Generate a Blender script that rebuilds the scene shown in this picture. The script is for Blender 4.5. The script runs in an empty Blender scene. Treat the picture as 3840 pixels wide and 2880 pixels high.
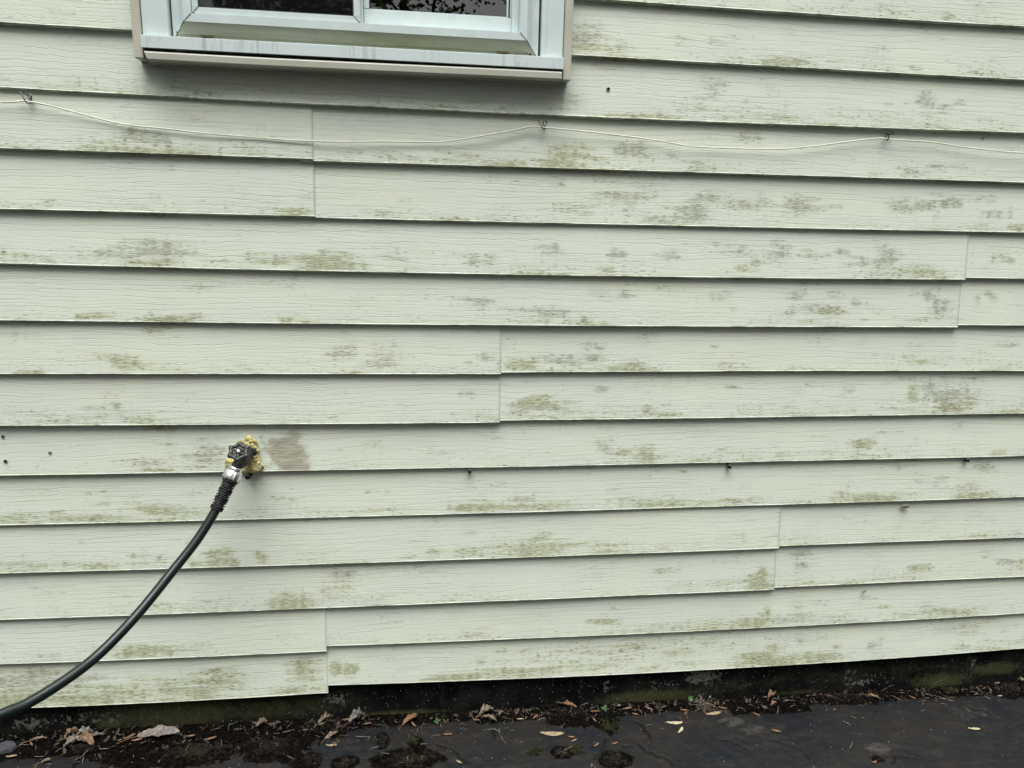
import bpy, bmesh, math, random
import numpy as np
from mathutils import Vector, Matrix, noise as mnoise
random.seed(7); rng = np.random.default_rng(7)
scene = bpy.context.scene
COL = scene.collection

# ------------------------------------------------------------------ camera
F_PX, YAW, PIT, ROL, DIST, HGT = 2728.34, .132642884, .216175203, .0239083651, 1.81189155, 1.36690256
_fw = Vector((math.sin(YAW)*math.cos(PIT), math.cos(YAW)*math.cos(PIT), -math.sin(PIT)))
_r0 = Vector((math.cos(YAW), -math.sin(YAW), 0)); _u0 = _r0.cross(_fw)
_rt = _r0*math.cos(ROL)+_u0*math.sin(ROL); _up = _u0*math.cos(ROL)-_r0*math.sin(ROL)
CAM = Vector((0, -DIST, HGT))
cd = bpy.data.cameras.new("camera"); cam = bpy.data.objects.new("camera", cd); COL.objects.link(cam)
cd.sensor_width = 36; cd.sensor_fit = 'HORIZONTAL'; cd.lens = F_PX/3840*36; cd.clip_start = .02; cd.clip_end = 400
M = Matrix((_rt, _up, -_fw)).transposed().to_4x4(); M.translation = CAM; cam.matrix_world = M
scene.camera = cam

# ------------------------------------------------------------------ world, sun, exposure
SUN_EL, SUN_AZ = math.radians(71), math.radians(186)
w = bpy.data.worlds.new("World"); scene.world = w; w.use_nodes = True
wn, wl = w.node_tree.nodes, w.node_tree.links
bg = wn["Background"]; sky = wn.new("ShaderNodeTexSky"); sky.sky_type = 'NISHITA'; sky.sun_disc = False
sky.sun_elevation = SUN_EL; sky.sun_rotation = SUN_AZ; sky.dust_density = 6; sky.air_density = 1.2; sky.ozone_density = 1
hs = wn.new("ShaderNodeHueSaturation"); hs.inputs['Saturation'].default_value = .06
wl.new(sky.outputs[0], hs.inputs['Color']); wl.new(hs.outputs[0], bg.inputs[0]); bg.inputs[1].default_value = .066
sd = bpy.data.lights.new("sun", 'SUN'); so = bpy.data.objects.new("sun", sd); COL.objects.link(so)
sd.energy = 1.5; sd.angle = math.radians(50); sd.color = (1, .985, .95)
sdir = Vector((math.sin(SUN_AZ)*math.cos(SUN_EL), math.cos(SUN_AZ)*math.cos(SUN_EL), math.sin(SUN_EL)))
so.rotation_euler = sdir.to_track_quat('Z', 'Y').to_euler()
vs = scene.view_settings; vs.view_transform = 'Standard'; vs.look = 'None'; vs.gamma = 1; vs.exposure = 1.42
scene.cycles.max_bounces = 6

# ------------------------------------------------------------------ helpers
def ray(px, py):
    return _fw + _rt*((px-1920)/F_PX) - _up*((py-1440)/F_PX)
def at(px, py, Y=0.):                       # photo pixel -> point on the vertical plane y = Y
    D = ray(px, py); return CAM + D*((Y-CAM.y)/D.y)
def gz(x): return .005 - .0143*x            # ground height
def atg(px, py, h=0.):                      # photo pixel -> point on the ground
    D = ray(px, py); z0 = h
    for _ in range(4):
        t = (z0-CAM.z)/D.z; P = CAM+D*t; z0 = gz(P.x)+h
    return P
def T(tx, ty, x, y): return tx*960+x/2.304, ty*720+y/2.304
def tag(o, label=None, cat=None, group=None, kind=None):
    if label: o['label'] = label
    if cat: o['category'] = cat
    if group: o['group'] = group
    if kind: o['kind'] = kind
    return o
def empty(name, loc=(0, 0, 0)):
    o = bpy.data.objects.new(name, None); COL.objects.link(o); o.location = loc; o.empty_display_size = .05; return o
def link(name, me, mat=None, parent=None, smooth=True):
    o = bpy.data.objects.new(name, me); COL.objects.link(o)
    if mat: me.materials.append(mat)
    if parent is not None:
        p = parent; off = Vector((0, 0, 0))
        while p is not None: off += Vector(p.location); p = p.parent
        o.parent = parent; me.transform(Matrix.Translation(-off))
    if smooth: me.polygons.foreach_set('use_smooth', [True]*len(me.polygons))
    return o
def mesh(vs_, fs):
    me = bpy.data.meshes.new("m"); me.from_pydata([tuple(v) for v in vs_], [], fs); me.update(); return me
def bm_obj(name, bm, mat=None, parent=None, smooth=False):
    me = bpy.data.meshes.new("m"); bmesh.ops.recalc_face_normals(bm, faces=bm.faces); bm.to_mesh(me); bm.free()
    return link(name, me, mat, parent, smooth)
def box(bm, x0, x1, y0, y1, z0, z1, bev=0):
    r = bmesh.ops.create_cube(bm, size=1)['verts']
    for v in r: v.co = Vector(((x0+x1)/2+v.co.x*(x1-x0), (y0+y1)/2+v.co.y*(y1-y0), (z0+z1)/2+v.co.z*(z1-z0)))
    if bev:
        es = list({e for v in r for e in v.link_edges}); bmesh.ops.bevel(bm, geom=es, offset=bev, segments=2, affect='EDGES')
def catmull(P, n):
    P = [Vector(p) for p in P]; P = [P[0]*2-P[1]]+P+[P[-1]*2-P[-2]]; out = []
    for i in range(1, len(P)-2):
        a, b, c, d = P[i-1:i+3]
        for k in range(n):
            t = k/n; out.append(.5*((2*b)+(c-a)*t+(2*a-5*b+4*c-d)*t*t+(3*b-a-3*c+d)*t**3))
    out.append(P[-2]); return out
def tube_geo(P, rf, seg=12, caps=True):     # rf: radius, or function(s, i, theta)
    vs_, fs = [], []; n = len(P); s = 0; up = Vector((0, 0, 1)); N = None
    for i, p in enumerate(P):
        tg = (P[min(i+1, n-1)]-P[max(i-1, 0)]).normalized()
        if N is None:
            N = tg.cross(up); N = N if N.length > .1 else tg.cross(Vector((1, 0, 0))); N.normalize()
        N = (N-tg*N.dot(tg)).normalized(); B = tg.cross(N)
        if i: s += (p-P[i-1]).length
        for k in range(seg):
            th = 2*math.pi*k/seg; r = rf(s, i, th) if callable(rf) else rf
            vs_.append(p+N*(r*math.cos(th))+B*(r*math.sin(th)))
    for i in range(n-1):
        for k in range(seg):
            k2 = (k+1) % seg; fs.append((i*seg+k, i*seg+k2, (i+1)*seg+k2, (i+1)*seg+k))
    if caps: fs.append(tuple(range(seg))[::-1]); fs.append(tuple((n-1)*seg+k for k in range(seg)))
    return vs_, fs
def tube(name, P, rf, mat, parent=None, seg=12): return link(name, mesh(*tube_geo(P, rf, seg)), mat, parent)
def lathe(bm, prof, C, axis, seg=32, ribf=None):   # prof: (radius, along axis)
    A = Vector(axis).normalized(); X = A.orthogonal().normalized(); Y = A.cross(X); rows = []
    for r, h in prof:
        rows.append([bm.verts.new(C+A*h+(X*math.cos(t)+Y*math.sin(t))*(r*(ribf(t, h) if ribf else 1))) for t in [2*math.pi*k/seg for k in range(seg)]])
    for a, b in zip(rows, rows[1:]):
        for k in range(seg): bm.faces.new((a[k], a[(k+1) % seg], b[(k+1) % seg], b[k]))
    bm.faces.new(rows[0][::-1]); bm.faces.new(rows[-1])
class G:                                    # small node-graph builder
    def __init__(s, name):
        s.m = bpy.data.materials.new(name); s.m.use_nodes = True; s.t = s.m.node_tree; s.p = s.t.nodes['Principled BSDF']
    def put(s, sock, v):
        if isinstance(v, bpy.types.NodeSocket): s.t.links.new(v, sock)
        elif isinstance(v, (tuple, list)): sock.default_value = tuple(v)+((1,) if len(v) == 3 and sock.type == 'RGBA' else ())
        else: sock.default_value = v
    def N(s, typ, ins={}, out=0, **kw):
        n = s.t.nodes.new('ShaderNode'+typ)
        for k, v in kw.items(): setattr(n, k, v)
        for k, v in ins.items(): s.put(n.inputs[k], v)
        return n.outputs[out]
    def math(s, op, a, b=0., c=0.): return s.N('Math', {0: a, 1: b, 2: c}, operation=op)
    def pos(s, sc=(1, 1, 1), off=None):
        c = s.N('NewGeometry', out=0)
        if off is not None: c = s.N('VectorMath', {0: c, 1: off}, operation='ADD')
        return s.N('VectorMath', {0: c, 1: tuple(sc)}, operation='MULTIPLY')
    def noise(s, v, sc=1., det=2., rough=.5, dist=0.): return s.N('TexNoise', {'Vector': v, 'Scale': sc, 'Detail': det, 'Roughness': rough, 'Distortion': dist})
    def ramp(s, v, a, b, lo=0., hi=1.): return s.N('MapRange', {'Value': v, 'From Min': a, 'From Max': b, 'To Min': lo, 'To Max': hi}, interpolation_type='SMOOTHSTEP')
    def mix(s, f, a, b, bt='MIX'): return s.N('MixRGB', {0: f, 1: a, 2: b}, blend_type=bt)
    def attr(s, name): return s.N('Attribute', out=2, attribute_name=name)
    def bump(s, h, st=.5, d=.001): return s.N('Bump', {'Height': h, 'Strength': st, 'Distance': d})
    def set(s, **kw):
        for k, v in kw.items(): s.put(s.p.inputs[k.replace('_', ' ')], v)
        return s.m
def simple(name, col, rough=.5, metal=0., var=0., sc=40, bump=0., spec=.5):
    g = G(name); c = col
    if var or bump:
        n = g.noise(g.pos(), sc, 4)
        if var: c = g.mix(g.ramp(n, .3, .7), tuple(x*(1-var) for x in col), tuple(min(1, x*(1+var)) for x in col))
        if bump: g.put(g.p.inputs['Normal'], g.bump(n, .6, bump))
    return g.set(Base_Color=c, Roughness=rough, Metallic=metal, Specular_IOR_Level=spec)

# ------------------------------------------------------------------ stains read off the photo: tile x, tile y, x, y, rx, ry, strength, kind (g algae, k grey mildew, b tan)
STAINS = """
0 0 1150 1130 50 30 .7 g;0 0 1280 1190 180 80 .6 k;0 0 1300 1290 350 30 .5 g;0 0 1160 1315 110 14 1 g;0 0 1650 1020 200 60 .25 g
1 0 1500 1370 600 40 .35 k;1 0 2050 1410 200 50 .4 g
2 0 650 260 130 70 .7 k;2 0 600 370 120 70 .7 b;2 0 700 420 250 40 .6 g;2 0 950 400 120 50 .5 k;2 0 1480 350 80 40 .5 k;2 0 1820 350 100 40 .5 k;2 0 2010 410 40 15 .5 k;2 0 540 890 110 60 .5 k;2 0 1770 720 130 50 .6 k;2 0 1770 790 70 60 .6 k;2 0 1450 910 60 30 .4 k;2 0 1640 900 70 50 .45 k;2 0 500 1310 180 80 .7 g;2 0 420 1400 160 70 .8 g;2 0 1050 1290 150 70 .6 k;2 0 720 1370 120 50 .5 g;2 0 1390 1330 60 40 .4 k;2 0 1640 1430 160 60 .4 k;2 0 2060 1190 110 50 .5 k;2 0 600 1465 300 15 .9 g;2 0 1100 1005 250 14 .8 g;2 0 870 495 250 14 .8 g;2 0 850 470 60 20 .6 g;2 0 1000 1560 400 60 .4 k;2 0 420 1570 100 60 .4 k
3 0 750 20 90 40 .5 k;3 0 1570 140 60 40 .7 g;3 0 200 530 150 30 .6 g;3 0 430 560 50 15 .5 k;3 0 550 530 50 20 .5 k;3 0 1280 590 60 35 .5 k;3 0 1820 630 50 15 .5 k;3 0 1380 840 60 60 .8 k;3 0 1680 870 60 25 .6 k;3 0 1055 900 35 25 .6 k;3 0 1540 920 50 40 .3 k;3 0 1450 1430 60 25 .6 k;3 0 1250 1490 100 40 .5 k;3 0 1240 1385 90 20 .4 k;3 0 770 1395 50 20 .35 k;3 0 1600 1570 70 10 .9 g
0 1 1350 30 80 30 .4 k;0 1 1190 120 60 15 .6 k;0 1 1350 220 120 40 .5 k;0 1 1000 560 500 60 .4 k;0 1 1350 480 250 90 .6 k;0 1 1450 590 90 30 .8 b;0 1 1280 600 200 40 .5 g;0 1 1900 600 100 35 .5 g;0 1 1650 840 100 25 .4 k;0 1 780 1065 130 25 .8 g;0 1 680 1080 40 25 .7 g;0 1 1480 1105 170 22 1 g;0 1 1680 1060 80 25 .8 b;0 1 1360 1180 130 50 .5 g;0 1 950 1430 190 30 .7 g;0 1 1080 1480 120 40 .8 g;0 1 1400 1510 260 35 .5 g;0 1 1100 1540 60 25 .5 g;0 1 250 1560 110 12 .8 g;0 1 430 600 60 25 .35 g
1 1 320 170 120 25 .7 g;1 1 1040 180 100 18 .5 k;1 1 1700 240 110 18 .7 g;1 1 590 510 50 20 .6 g;1 1 740 520 50 20 .5 k;1 1 600 610 250 60 .6 g;1 1 150 600 250 50 .4 g;1 1 1170 540 250 50 .3 k;1 1 1900 600 80 40 .5 k;1 1 2030 590 50 50 .5 k;1 1 1900 950 300 60 .25 k;1 1 260 1115 45 20 1 g;1 1 440 1130 70 18 .9 g;1 1 750 1390 130 50 .6 k;1 1 1110 1440 130 80 .6 k;1 1 1980 1430 90 30 .7 k;1 1 1830 1470 50 20 .4 k;1 1 880 1560 70 22 .6 g;1 1 750 1530 40 20 .5 b
2 1 550 130 250 40 .5 k;2 1 950 40 250 40 .7 k;2 1 1200 170 400 90 .35 k;2 1 1270 230 130 30 .6 k;2 1 1550 180 150 70 .7 k;2 1 1730 50 120 60 .6 k;2 1 1950 100 200 80 .5 k;2 1 2170 50 60 40 .6 k;2 1 320 500 110 60 .6 k;2 1 920 545 70 30 .7 k;2 1 1340 550 100 30 .7 k;2 1 1460 590 40 12 .5 k;2 1 1700 480 170 40 .4 k;2 1 1950 500 120 50 .5 k;2 1 2110 630 40 60 .6 k;2 1 1990 660 70 40 .5 g;2 1 800 680 60 20 .8 g;2 1 200 680 220 50 .4 k;2 1 760 870 100 50 .4 k;2 1 970 870 60 40 .6 k;2 1 1800 900 80 40 .55 k;2 1 1910 1010 50 15 .5 b;2 1 330 1050 130 50 .7 k;2 1 440 1065 50 30 .6 k;2 1 280 1110 60 15 .6 g;2 1 520 1105 60 25 .6 k;2 1 640 1120 40 25 .6 g;2 1 700 1330 90 40 .6 k;2 1 1750 1340 40 20 .5 k;2 1 80 1480 120 40 .8 g;2 1 250 1450 80 30 .6 k;2 1 430 1460 130 50 .7 k;2 1 750 1450 100 40 .6 k;2 1 1000 1510 100 30 .5 g;2 1 1150 1430 60 20 .4 k;2 1 1870 1500 120 30 .45 k;2 1 1000 735 350 12 .6 g
3 1 320 100 110 70 .7 k;3 1 290 150 60 12 .9 k;3 1 610 130 80 15 .5 k;3 1 1200 60 100 30 .5 k;3 1 1180 130 110 40 .6 k;3 1 1370 115 100 35 1 k;3 1 1540 110 40 30 .7 k;3 1 1610 50 25 30 .7 k;3 1 1650 95 50 35 .9 k;3 1 1880 60 110 35 .6 k;3 1 1950 190 110 35 .6 k;3 1 2110 170 20 50 .7 k;3 1 1460 230 40 50 .6 k;3 1 1480 20 70 10 .5 k;3 1 2150 310 60 30 .6 g;3 1 80 550 110 70 .6 k;3 1 430 550 120 20 .6 k;3 1 650 520 60 30 .6 k;3 1 350 510 60 30 .4 g;3 1 1030 570 90 70 .75 k;3 1 800 600 130 60 .5 k;3 1 1170 540 25 8 .7 k;3 1 380 650 25 12 .6 k;3 1 490 650 25 12 .4 b;3 1 1300 690 200 40 .4 g;3 1 2010 570 60 40 .4 k;3 1 2110 590 40 20 .5 k;3 1 230 890 80 35 .7 k;3 1 240 950 60 50 .5 k;3 1 200 1030 60 40 .6 k;3 1 380 1000 180 50 .5 k;3 1 560 1030 100 40 .85 b;3 1 600 890 60 30 .4 k;3 1 770 960 40 30 .4 k;3 1 1500 1000 80 70 .75 k;3 1 1400 910 25 50 .6 k;3 1 1260 905 40 12 .4 k;3 1 1110 1075 40 12 .6 b;3 1 820 1110 30 20 .5 k;3 1 1240 1110 100 15 .4 g;3 1 1830 930 30 40 .55 k;3 1 1930 880 40 35 .75 k;3 1 1970 925 40 30 .75 k;3 1 820 1300 60 20 .35 k;3 1 930 1410 30 20 .4 k;3 1 1330 1460 120 25 .7 g;3 1 1860 1385 70 20 .6 k;3 1 2080 1330 90 15 .7 k;3 1 1250 1630 350 30 .4 k;3 1 1750 1630 150 25 .5 k;3 1 2100 1500 110 25 .5 g;3 1 300 1520 200 25 .35 g
0 2 1010 190 40 30 .5 k;0 2 1100 305 60 15 .7 k;0 2 1300 300 120 20 .6 g;0 2 1340 390 140 25 .8 g;0 2 1470 480 60 100 .45 g;0 2 1280 680 230 40 .6 b;0 2 1300 745 150 20 .6 g;0 2 1800 600 130 110 .55 k;0 2 1780 660 200 80 .55 b;0 2 1180 970 70 15 .4 k;0 2 850 1055 70 10 .7 b;0 2 470 1115 60 22 .8 b;0 2 600 1150 650 40 .4 g;0 2 1350 1100 300 60 .4 g;0 2 1250 1165 300 15 .6 b;0 2 1450 1140 80 20 .6 g;0 2 100 1180 250 30 .5 g;0 2 700 1385 35 10 .6 k;0 2 340 1410 30 8 .4 k;0 2 1880 1470 100 50 .7 g;0 2 1700 1550 60 20 .6 g;0 2 1950 1540 110 30 .7 g;0 2 500 1570 450 25 .3 g;0 2 680 1580 60 12 .5 b;0 2 1280 1490 150 30 .3 k
1 2 490 295 60 12 .6 g;1 2 650 290 60 15 .6 g;1 2 1830 90 80 40 .4 k;1 2 710 575 50 12 .5 k;1 2 600 520 60 20 .3 k;1 2 680 650 80 8 .5 g;1 2 250 1000 110 22 .65 g;1 2 250 1045 80 10 .6 b;1 2 990 940 90 20 .5 k;1 2 1130 940 30 25 .45 k;1 2 1950 1070 230 22 .9 g;1 2 2050 1020 150 30 .5 g;1 2 1150 1090 150 15 .5 g;1 2 700 1110 500 30 .3 g;1 2 440 1190 30 20 .5 k;1 2 1850 1295 90 15 .6 b;1 2 1370 1370 100 15 .5 k;1 2 1530 1450 70 25 .6 g;1 2 1850 1460 120 25 .4 g;1 2 1300 1490 80 15 .4 g;1 2 50 1510 60 50 .7 g;1 2 440 1510 110 20 .4 g;1 2 1250 1610 250 30 .3 k
2 2 780 50 60 30 .6 k;2 2 250 110 120 15 .7 g;2 2 280 190 230 50 .85 b;2 2 100 240 100 50 .6 b;2 2 200 150 120 20 .7 g;2 2 1180 235 50 35 .95 b;2 2 1320 170 50 20 .6 k;2 2 1370 255 80 15 .7 g;2 2 1920 30 60 20 .5 k;2 2 800 550 70 50 .5 k;2 2 980 580 60 30 .6 g;2 2 1150 590 70 60 .5 g;2 2 320 585 60 15 .4 k;2 2 1820 575 40 12 .6 k;2 2 1480 765 50 15 .5 b;2 2 50 1000 120 20 .8 b;2 2 200 1060 300 40 .4 g;2 2 950 1010 110 15 .6 g;2 2 1230 1030 200 40 .35 g;2 2 1430 1040 80 12 .6 b;2 2 1890 1020 140 25 .6 b;2 2 2130 980 80 20 .4 g;2 2 270 1310 80 25 .6 g;2 2 300 1400 350 60 .5 g;2 2 850 1400 250 50 .5 g;2 2 1310 1410 60 12 .8 b;2 2 1590 1385 50 20 .4 g;2 2 1800 1540 300 25 .35 k;2 2 1330 1630 100 25 .5 k;2 2 2160 1630 40 40 .7 g;2 2 930 920 80 20 .3 k
3 2 1270 70 50 80 .75 g;3 2 1400 60 70 100 .6 k;3 2 1600 110 220 60 .6 k;3 2 1640 170 150 60 .7 b;3 2 1600 210 100 30 .6 k;3 2 1170 165 80 15 .5 b;3 2 240 70 70 20 .5 k;3 2 700 50 60 30 .6 k;3 2 420 165 40 12 .5 b;3 2 580 120 70 20 .35 k;3 2 540 205 80 12 .4 k;3 2 840 510 90 45 .85 b;3 2 820 540 60 30 .6 g;3 2 1020 420 60 15 .6 b;3 2 1155 415 40 20 .5 k;3 2 720 625 40 15 .5 b;3 2 1990 590 70 25 .6 g;3 2 1290 490 20 40 .4 k;3 2 1140 740 15 30 .4 k;3 2 1340 820 100 50 .4 k;3 2 1520 830 90 30 .55 k;3 2 1890 740 80 40 .45 k;3 2 1660 730 30 30 .4 k;3 2 1740 900 100 60 .6 b;3 2 1800 970 150 30 .6 g;3 2 620 940 70 25 .6 b;3 2 900 990 250 30 .6 g;3 2 690 1185 30 8 .4 k;3 2 880 1145 40 8 .5 k;3 2 1130 1250 150 20 .35 b;3 2 1850 1300 120 20 .5 g;3 2 300 1490 100 40 .55 k;3 2 290 1570 70 40 .45 b;3 2 1340 1600 90 30 .75 g;3 2 1920 1480 50 30 .5 k;3 2 2060 1540 80 30 .6 k;3 2 2190 1560 30 50 .7 g
0 3 1400 270 130 30 .55 g;0 3 390 690 120 35 .55 b;0 3 1400 640 350 40 .6 g;0 3 1150 640 80 30 .5 b;0 3 300 960 400 130 .8 b;0 3 1200 980 700 90 .45 g;0 3 200 1090 900 40 .6 g;2 3 1000 650 1200 90 .35 g;0 3 150 880 200 80 .45 b;0 3 1050 1000 200 30 .55 b;0 3 1850 920 250 100 .6 g;0 3 1750 900 260 90 .4 b;0 3 1350 1030 300 30 .5 g;0 3 1250 1060 800 25 .5 g;0 3 100 1100 200 25 .6 g;0 3 1800 1030 250 30 .6 g
1 3 310 210 150 70 .7 g;1 3 700 90 130 80 .45 g;1 3 780 40 100 60 .35 k;1 3 1180 165 150 20 .4 b;1 3 420 820 130 80 .8 g;1 3 280 990 130 20 .9 g;1 3 480 960 120 30 .5 g;1 3 690 800 50 50 1 g;1 3 810 820 60 45 .9 g;1 3 1740 880 220 20 .8 g;1 3 1940 740 50 40 .5 b;1 3 2110 670 70 20 .7 g;1 3 2000 820 200 50 .4 b;1 3 1900 510 150 50 .5 b
2 3 780 400 120 22 .7 g;2 3 900 300 60 20 .35 k;2 3 2130 60 80 60 .8 g;2 3 1700 80 400 40 .3 b;2 3 1060 210 80 40 .35 b;2 3 2100 420 120 45 .75 g;2 3 1700 440 350 40 .35 g;2 3 2180 350 50 30 .6 g;2 3 850 620 350 90 .4 b;2 3 900 740 150 60 .45 b;2 3 200 830 400 30 .7 g;2 3 1300 620 500 90 .3 b;2 3 2120 720 200 60 .65 g;2 3 1400 780 400 30 .4 g
3 3 600 60 300 20 .5 g;3 3 0 340 30 60 .8 g;3 3 470 240 70 20 .5 k;3 3 980 280 90 12 .7 g;3 3 1640 310 180 20 .6 g;3 3 400 370 350 40 .5 k;3 3 1090 185 50 10 .4 k;3 3 1700 440 250 60 .5 b;3 3 1780 490 150 50 .4 b;3 3 300 550 350 60 .35 b;3 3 420 700 150 50 .5 g;3 3 100 740 150 40 .6 g;3 3 40 640 60 40 .6 g;3 3 900 620 30 40 .5 k;3 3 985 610 15 35 .5 k;3 3 600 630 50 25 .5 b;3 3 1680 600 50 30 .4 g
"""
SX = {'g': [], 'k': [], 'b': []}
for it in STAINS.replace('\n', ';').split(';'):
    it = it.split()
    if len(it) < 8: continue
    tx, ty, x, y, rx, ry, s = map(float, it[:7])
    c = at(*T(tx, ty, x, y)); a = at(*T(tx, ty, x+rx, y)); b = at(*T(tx, ty, x, y+ry))
    SX[it[7]].append((c.x, c.z, abs(a.x-c.x)*1.4, abs(b.z-c.z)*1.35, s))
def stain_field(X, Z, key):
    out = np.zeros(len(X))
    for cx, cz, rx, rz, s in SX[key]:
        m = (np.abs(X-cx) < rx*1.5) & (np.abs(Z-cz) < rz*1.5)
        if not m.any(): continue
        d = (np.abs((X[m]-cx)/rx)**3+np.abs((Z[m]-cz)/rz)**3)**(1/3)
        out[m] = np.maximum(out[m], s*np.clip((1.3-d)/1.0, 0, 1))
    return out

# ------------------------------------------------------------------ materials
def siding_material():
    g = G("vinyl_siding"); rnd = g.N('ObjectInfo', out=5)
    off = g.N('CombineXYZ', {0: g.math('MULTIPLY', rnd, 37.), 1: 0., 2: g.math('MULTIPLY', rnd, 11.)})
    # long wandering embossed grain lines
    P0 = g.pos((1, 0, 1), off)
    sep = g.t.nodes.new('ShaderNodeSeparateXYZ'); g.t.links.new(P0, sep.inputs[0])
    def lines(freq, wx, wz, amp, width, seed):
        n = g.noise(g.N('VectorMath', {0: P0, 1: (wx, 1, wz)}, operation='MULTIPLY'), 1., 2., .5)
        n2 = g.noise(g.N('VectorMath', {0: P0, 1: (26+seed, 1, 9)}, operation='MULTIPLY'), 1., 2., .55)
        v = g.math('ADD', g.math('MULTIPLY', sep.outputs[2], freq), g.math('MULTIPLY', n, amp))
        v = g.math('ADD', v, g.math('MULTIPLY', n2, .75))
        d = g.math('ABSOLUTE', g.math('SUBTRACT', g.math('FRACT', g.math('ADD', v, seed*.37)), .5))
        ln = g.ramp(d, 0., width, 1., 0.)
        k = g.noise(g.N('VectorMath', {0: P0, 1: (3.2, 1, 40+seed*3)}, operation='MULTIPLY'), 1., 1., .5)
        return g.math('MULTIPLY', ln, g.ramp(k, .40, .52))
    l1 = lines(75, 1.8, 6, 5., .065, 1); l2 = lines(120, 2.6, 9, 5.5, .09, 5)
    ln = g.math('MAXIMUM', l1, g.math('MULTIPLY', l2, .65))
    fine = g.noise(g.N('VectorMath', {0: P0, 1: (16, 1, 520)}, operation='MULTIPLY'), 1., 2., .6)
    dash = g.noise(g.N('VectorMath', {0: P0, 1: (62, 1, 480)}, operation='MULTIPLY'), 1., 1., .5)
    colgate = g.noise(g.N('VectorMath', {0: P0, 1: (60, 1, 16)}, operation='MULTIPLY'), 1., 2., .5)
    edge = g.noise(P0, 38., 5., .65); edge2 = g.noise(g.N('VectorMath', {0: P0, 1: (90, 1, 260)}, operation='MULTIPLY'), 1., 3., .6)
    blot = g.noise(g.N('VectorMath', {0: P0, 1: (2.2, 1, 7)}, operation='MULTIPLY'), 1., 4., .55)
    V = g.attr('lipness')
    base = g.mix(g.ramp(blot, .35, .65), (.635, .685, .57), (.61, .675, .59))
    base = g.mix(g.ramp(g.noise(P0, 9., 3.), .45, .75, 0., .35), base, (.645, .66, .575))
    base = g.mix(g.ramp(fine, .3, .75, 0., .16), base, (.30, .32, .26))
    base = g.mix(g.ramp(rnd, 0., 1., 0., .10), base, (.52, .54, .44)); col = base
    big = g.noise(g.N('VectorMath', {0: P0, 1: (7, 1, 18)}, operation='MULTIPLY'), 1., 4., .6)
    er = g.noise(g.N('VectorMath', {0: P0, 1: (9, 1, 80)}, operation='MULTIPLY'), 1., 4., .65)
    def layer(col, name, tint, tintamt, dashc, dasha, amb):
        a = g.math('ADD', g.attr(name), amb)
        m = g.math('ADD', a, g.math('MULTIPLY', g.math('SUBTRACT', er, .5), 2.1)); m = g.math('ADD', m, g.math('MULTIPLY', g.math('SUBTRACT', edge2, .5), .5))
        m = g.math('MULTIPLY', g.ramp(m, .08, .88), g.ramp(a, 0., .36))
        col = g.mix(g.math('MULTIPLY', m, tintamt), col, tint)
        th = g.math('SUBTRACT', .66, g.math('MULTIPLY', m, .22)); th = g.math('SUBTRACT', th, g.math('MULTIPLY', g.math('SUBTRACT', colgate, .5), .35))
        d = g.math('MULTIPLY', g.ramp(g.math('SUBTRACT', dash, th), 0., .05), g.ramp(a, .02, .3))
        return g.mix(g.math('MULTIPLY', d, dasha), col, dashc), m
    low = g.ramp(V, .35, .95)
    ambk = g.math('MULTIPLY', g.ramp(big, .46, .66), .30); ambg = g.math('MULTIPLY', g.math('MULTIPLY', g.ramp(blot, .42, .6), low), .38)
    col, mk = layer(col, 'grey', (.335, .35, .26), .36, (.16, .17, .11), .52, ambk)
    col, mb = layer(col, 'tan', (.37, .35, .235), .40, (.18, .165, .10), .52, 0.)
    col, mg = layer(col, 'algae', (.385, .40, .21), .50, (.16, .175, .07), .52, ambg)
    # grime the rain leaves along each lip, broken up by noise
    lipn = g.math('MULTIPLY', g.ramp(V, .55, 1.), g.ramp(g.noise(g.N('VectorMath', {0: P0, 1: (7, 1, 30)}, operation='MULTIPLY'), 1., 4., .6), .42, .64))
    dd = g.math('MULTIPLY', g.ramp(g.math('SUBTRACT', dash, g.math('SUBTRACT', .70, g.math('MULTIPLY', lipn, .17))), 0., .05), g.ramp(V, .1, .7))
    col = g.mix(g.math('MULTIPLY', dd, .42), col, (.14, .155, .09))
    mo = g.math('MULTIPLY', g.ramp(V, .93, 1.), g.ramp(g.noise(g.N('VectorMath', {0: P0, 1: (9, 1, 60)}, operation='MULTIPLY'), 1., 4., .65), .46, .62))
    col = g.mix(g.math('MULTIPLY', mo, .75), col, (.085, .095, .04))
    # dirt held in the grain lines
    col = g.mix(g.math('MULTIPLY', g.math('MULTIPLY', ln, g.ramp(g.noise(P0, 7., 4.), .38, .62, .10, .50)), 1.), col, (.21, .22, .16))
    # small specks and splashes
    vo = g.N('TexVoronoi', {'Vector': P0, 'Scale': 62., 'Randomness': 1.}); keep = g.noise(P0, 5., 2.)
    vc = g.t.nodes.new('ShaderNodeTexVoronoi'); vc.inputs['Scale'].default_value = 62.; g.t.links.new(P0, vc.inputs['Vector'])
    sc = g.t.nodes.new('ShaderNodeSeparateColor'); g.t.links.new(vc.outputs['Color'], sc.inputs[0])
    sp = g.math('MULTIPLY', g.ramp(vo, .05, .085, 1., 0.), g.math('GREATER_THAN', g.math('ADD', sc.outputs[0], g.math('MULTIPLY', g.attr('specks'), .5)), .93))
    col = g.mix(g.math('MULTIPLY', sp, .7), col, (.07, .08, .06))
    # smeared sealant by the tap
    sm = g.attr('smear'); br = g.noise(g.N('VectorMath', {0: P0, 1: (26, 1, 150)}, operation='MULTIPLY'), 1., 4., .65, .6)
    smm = g.ramp(g.math('ADD', sm, g.math('MULTIPLY', g.math('SUBTRACT', br, .5), 1.3)), .22, .62)
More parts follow.
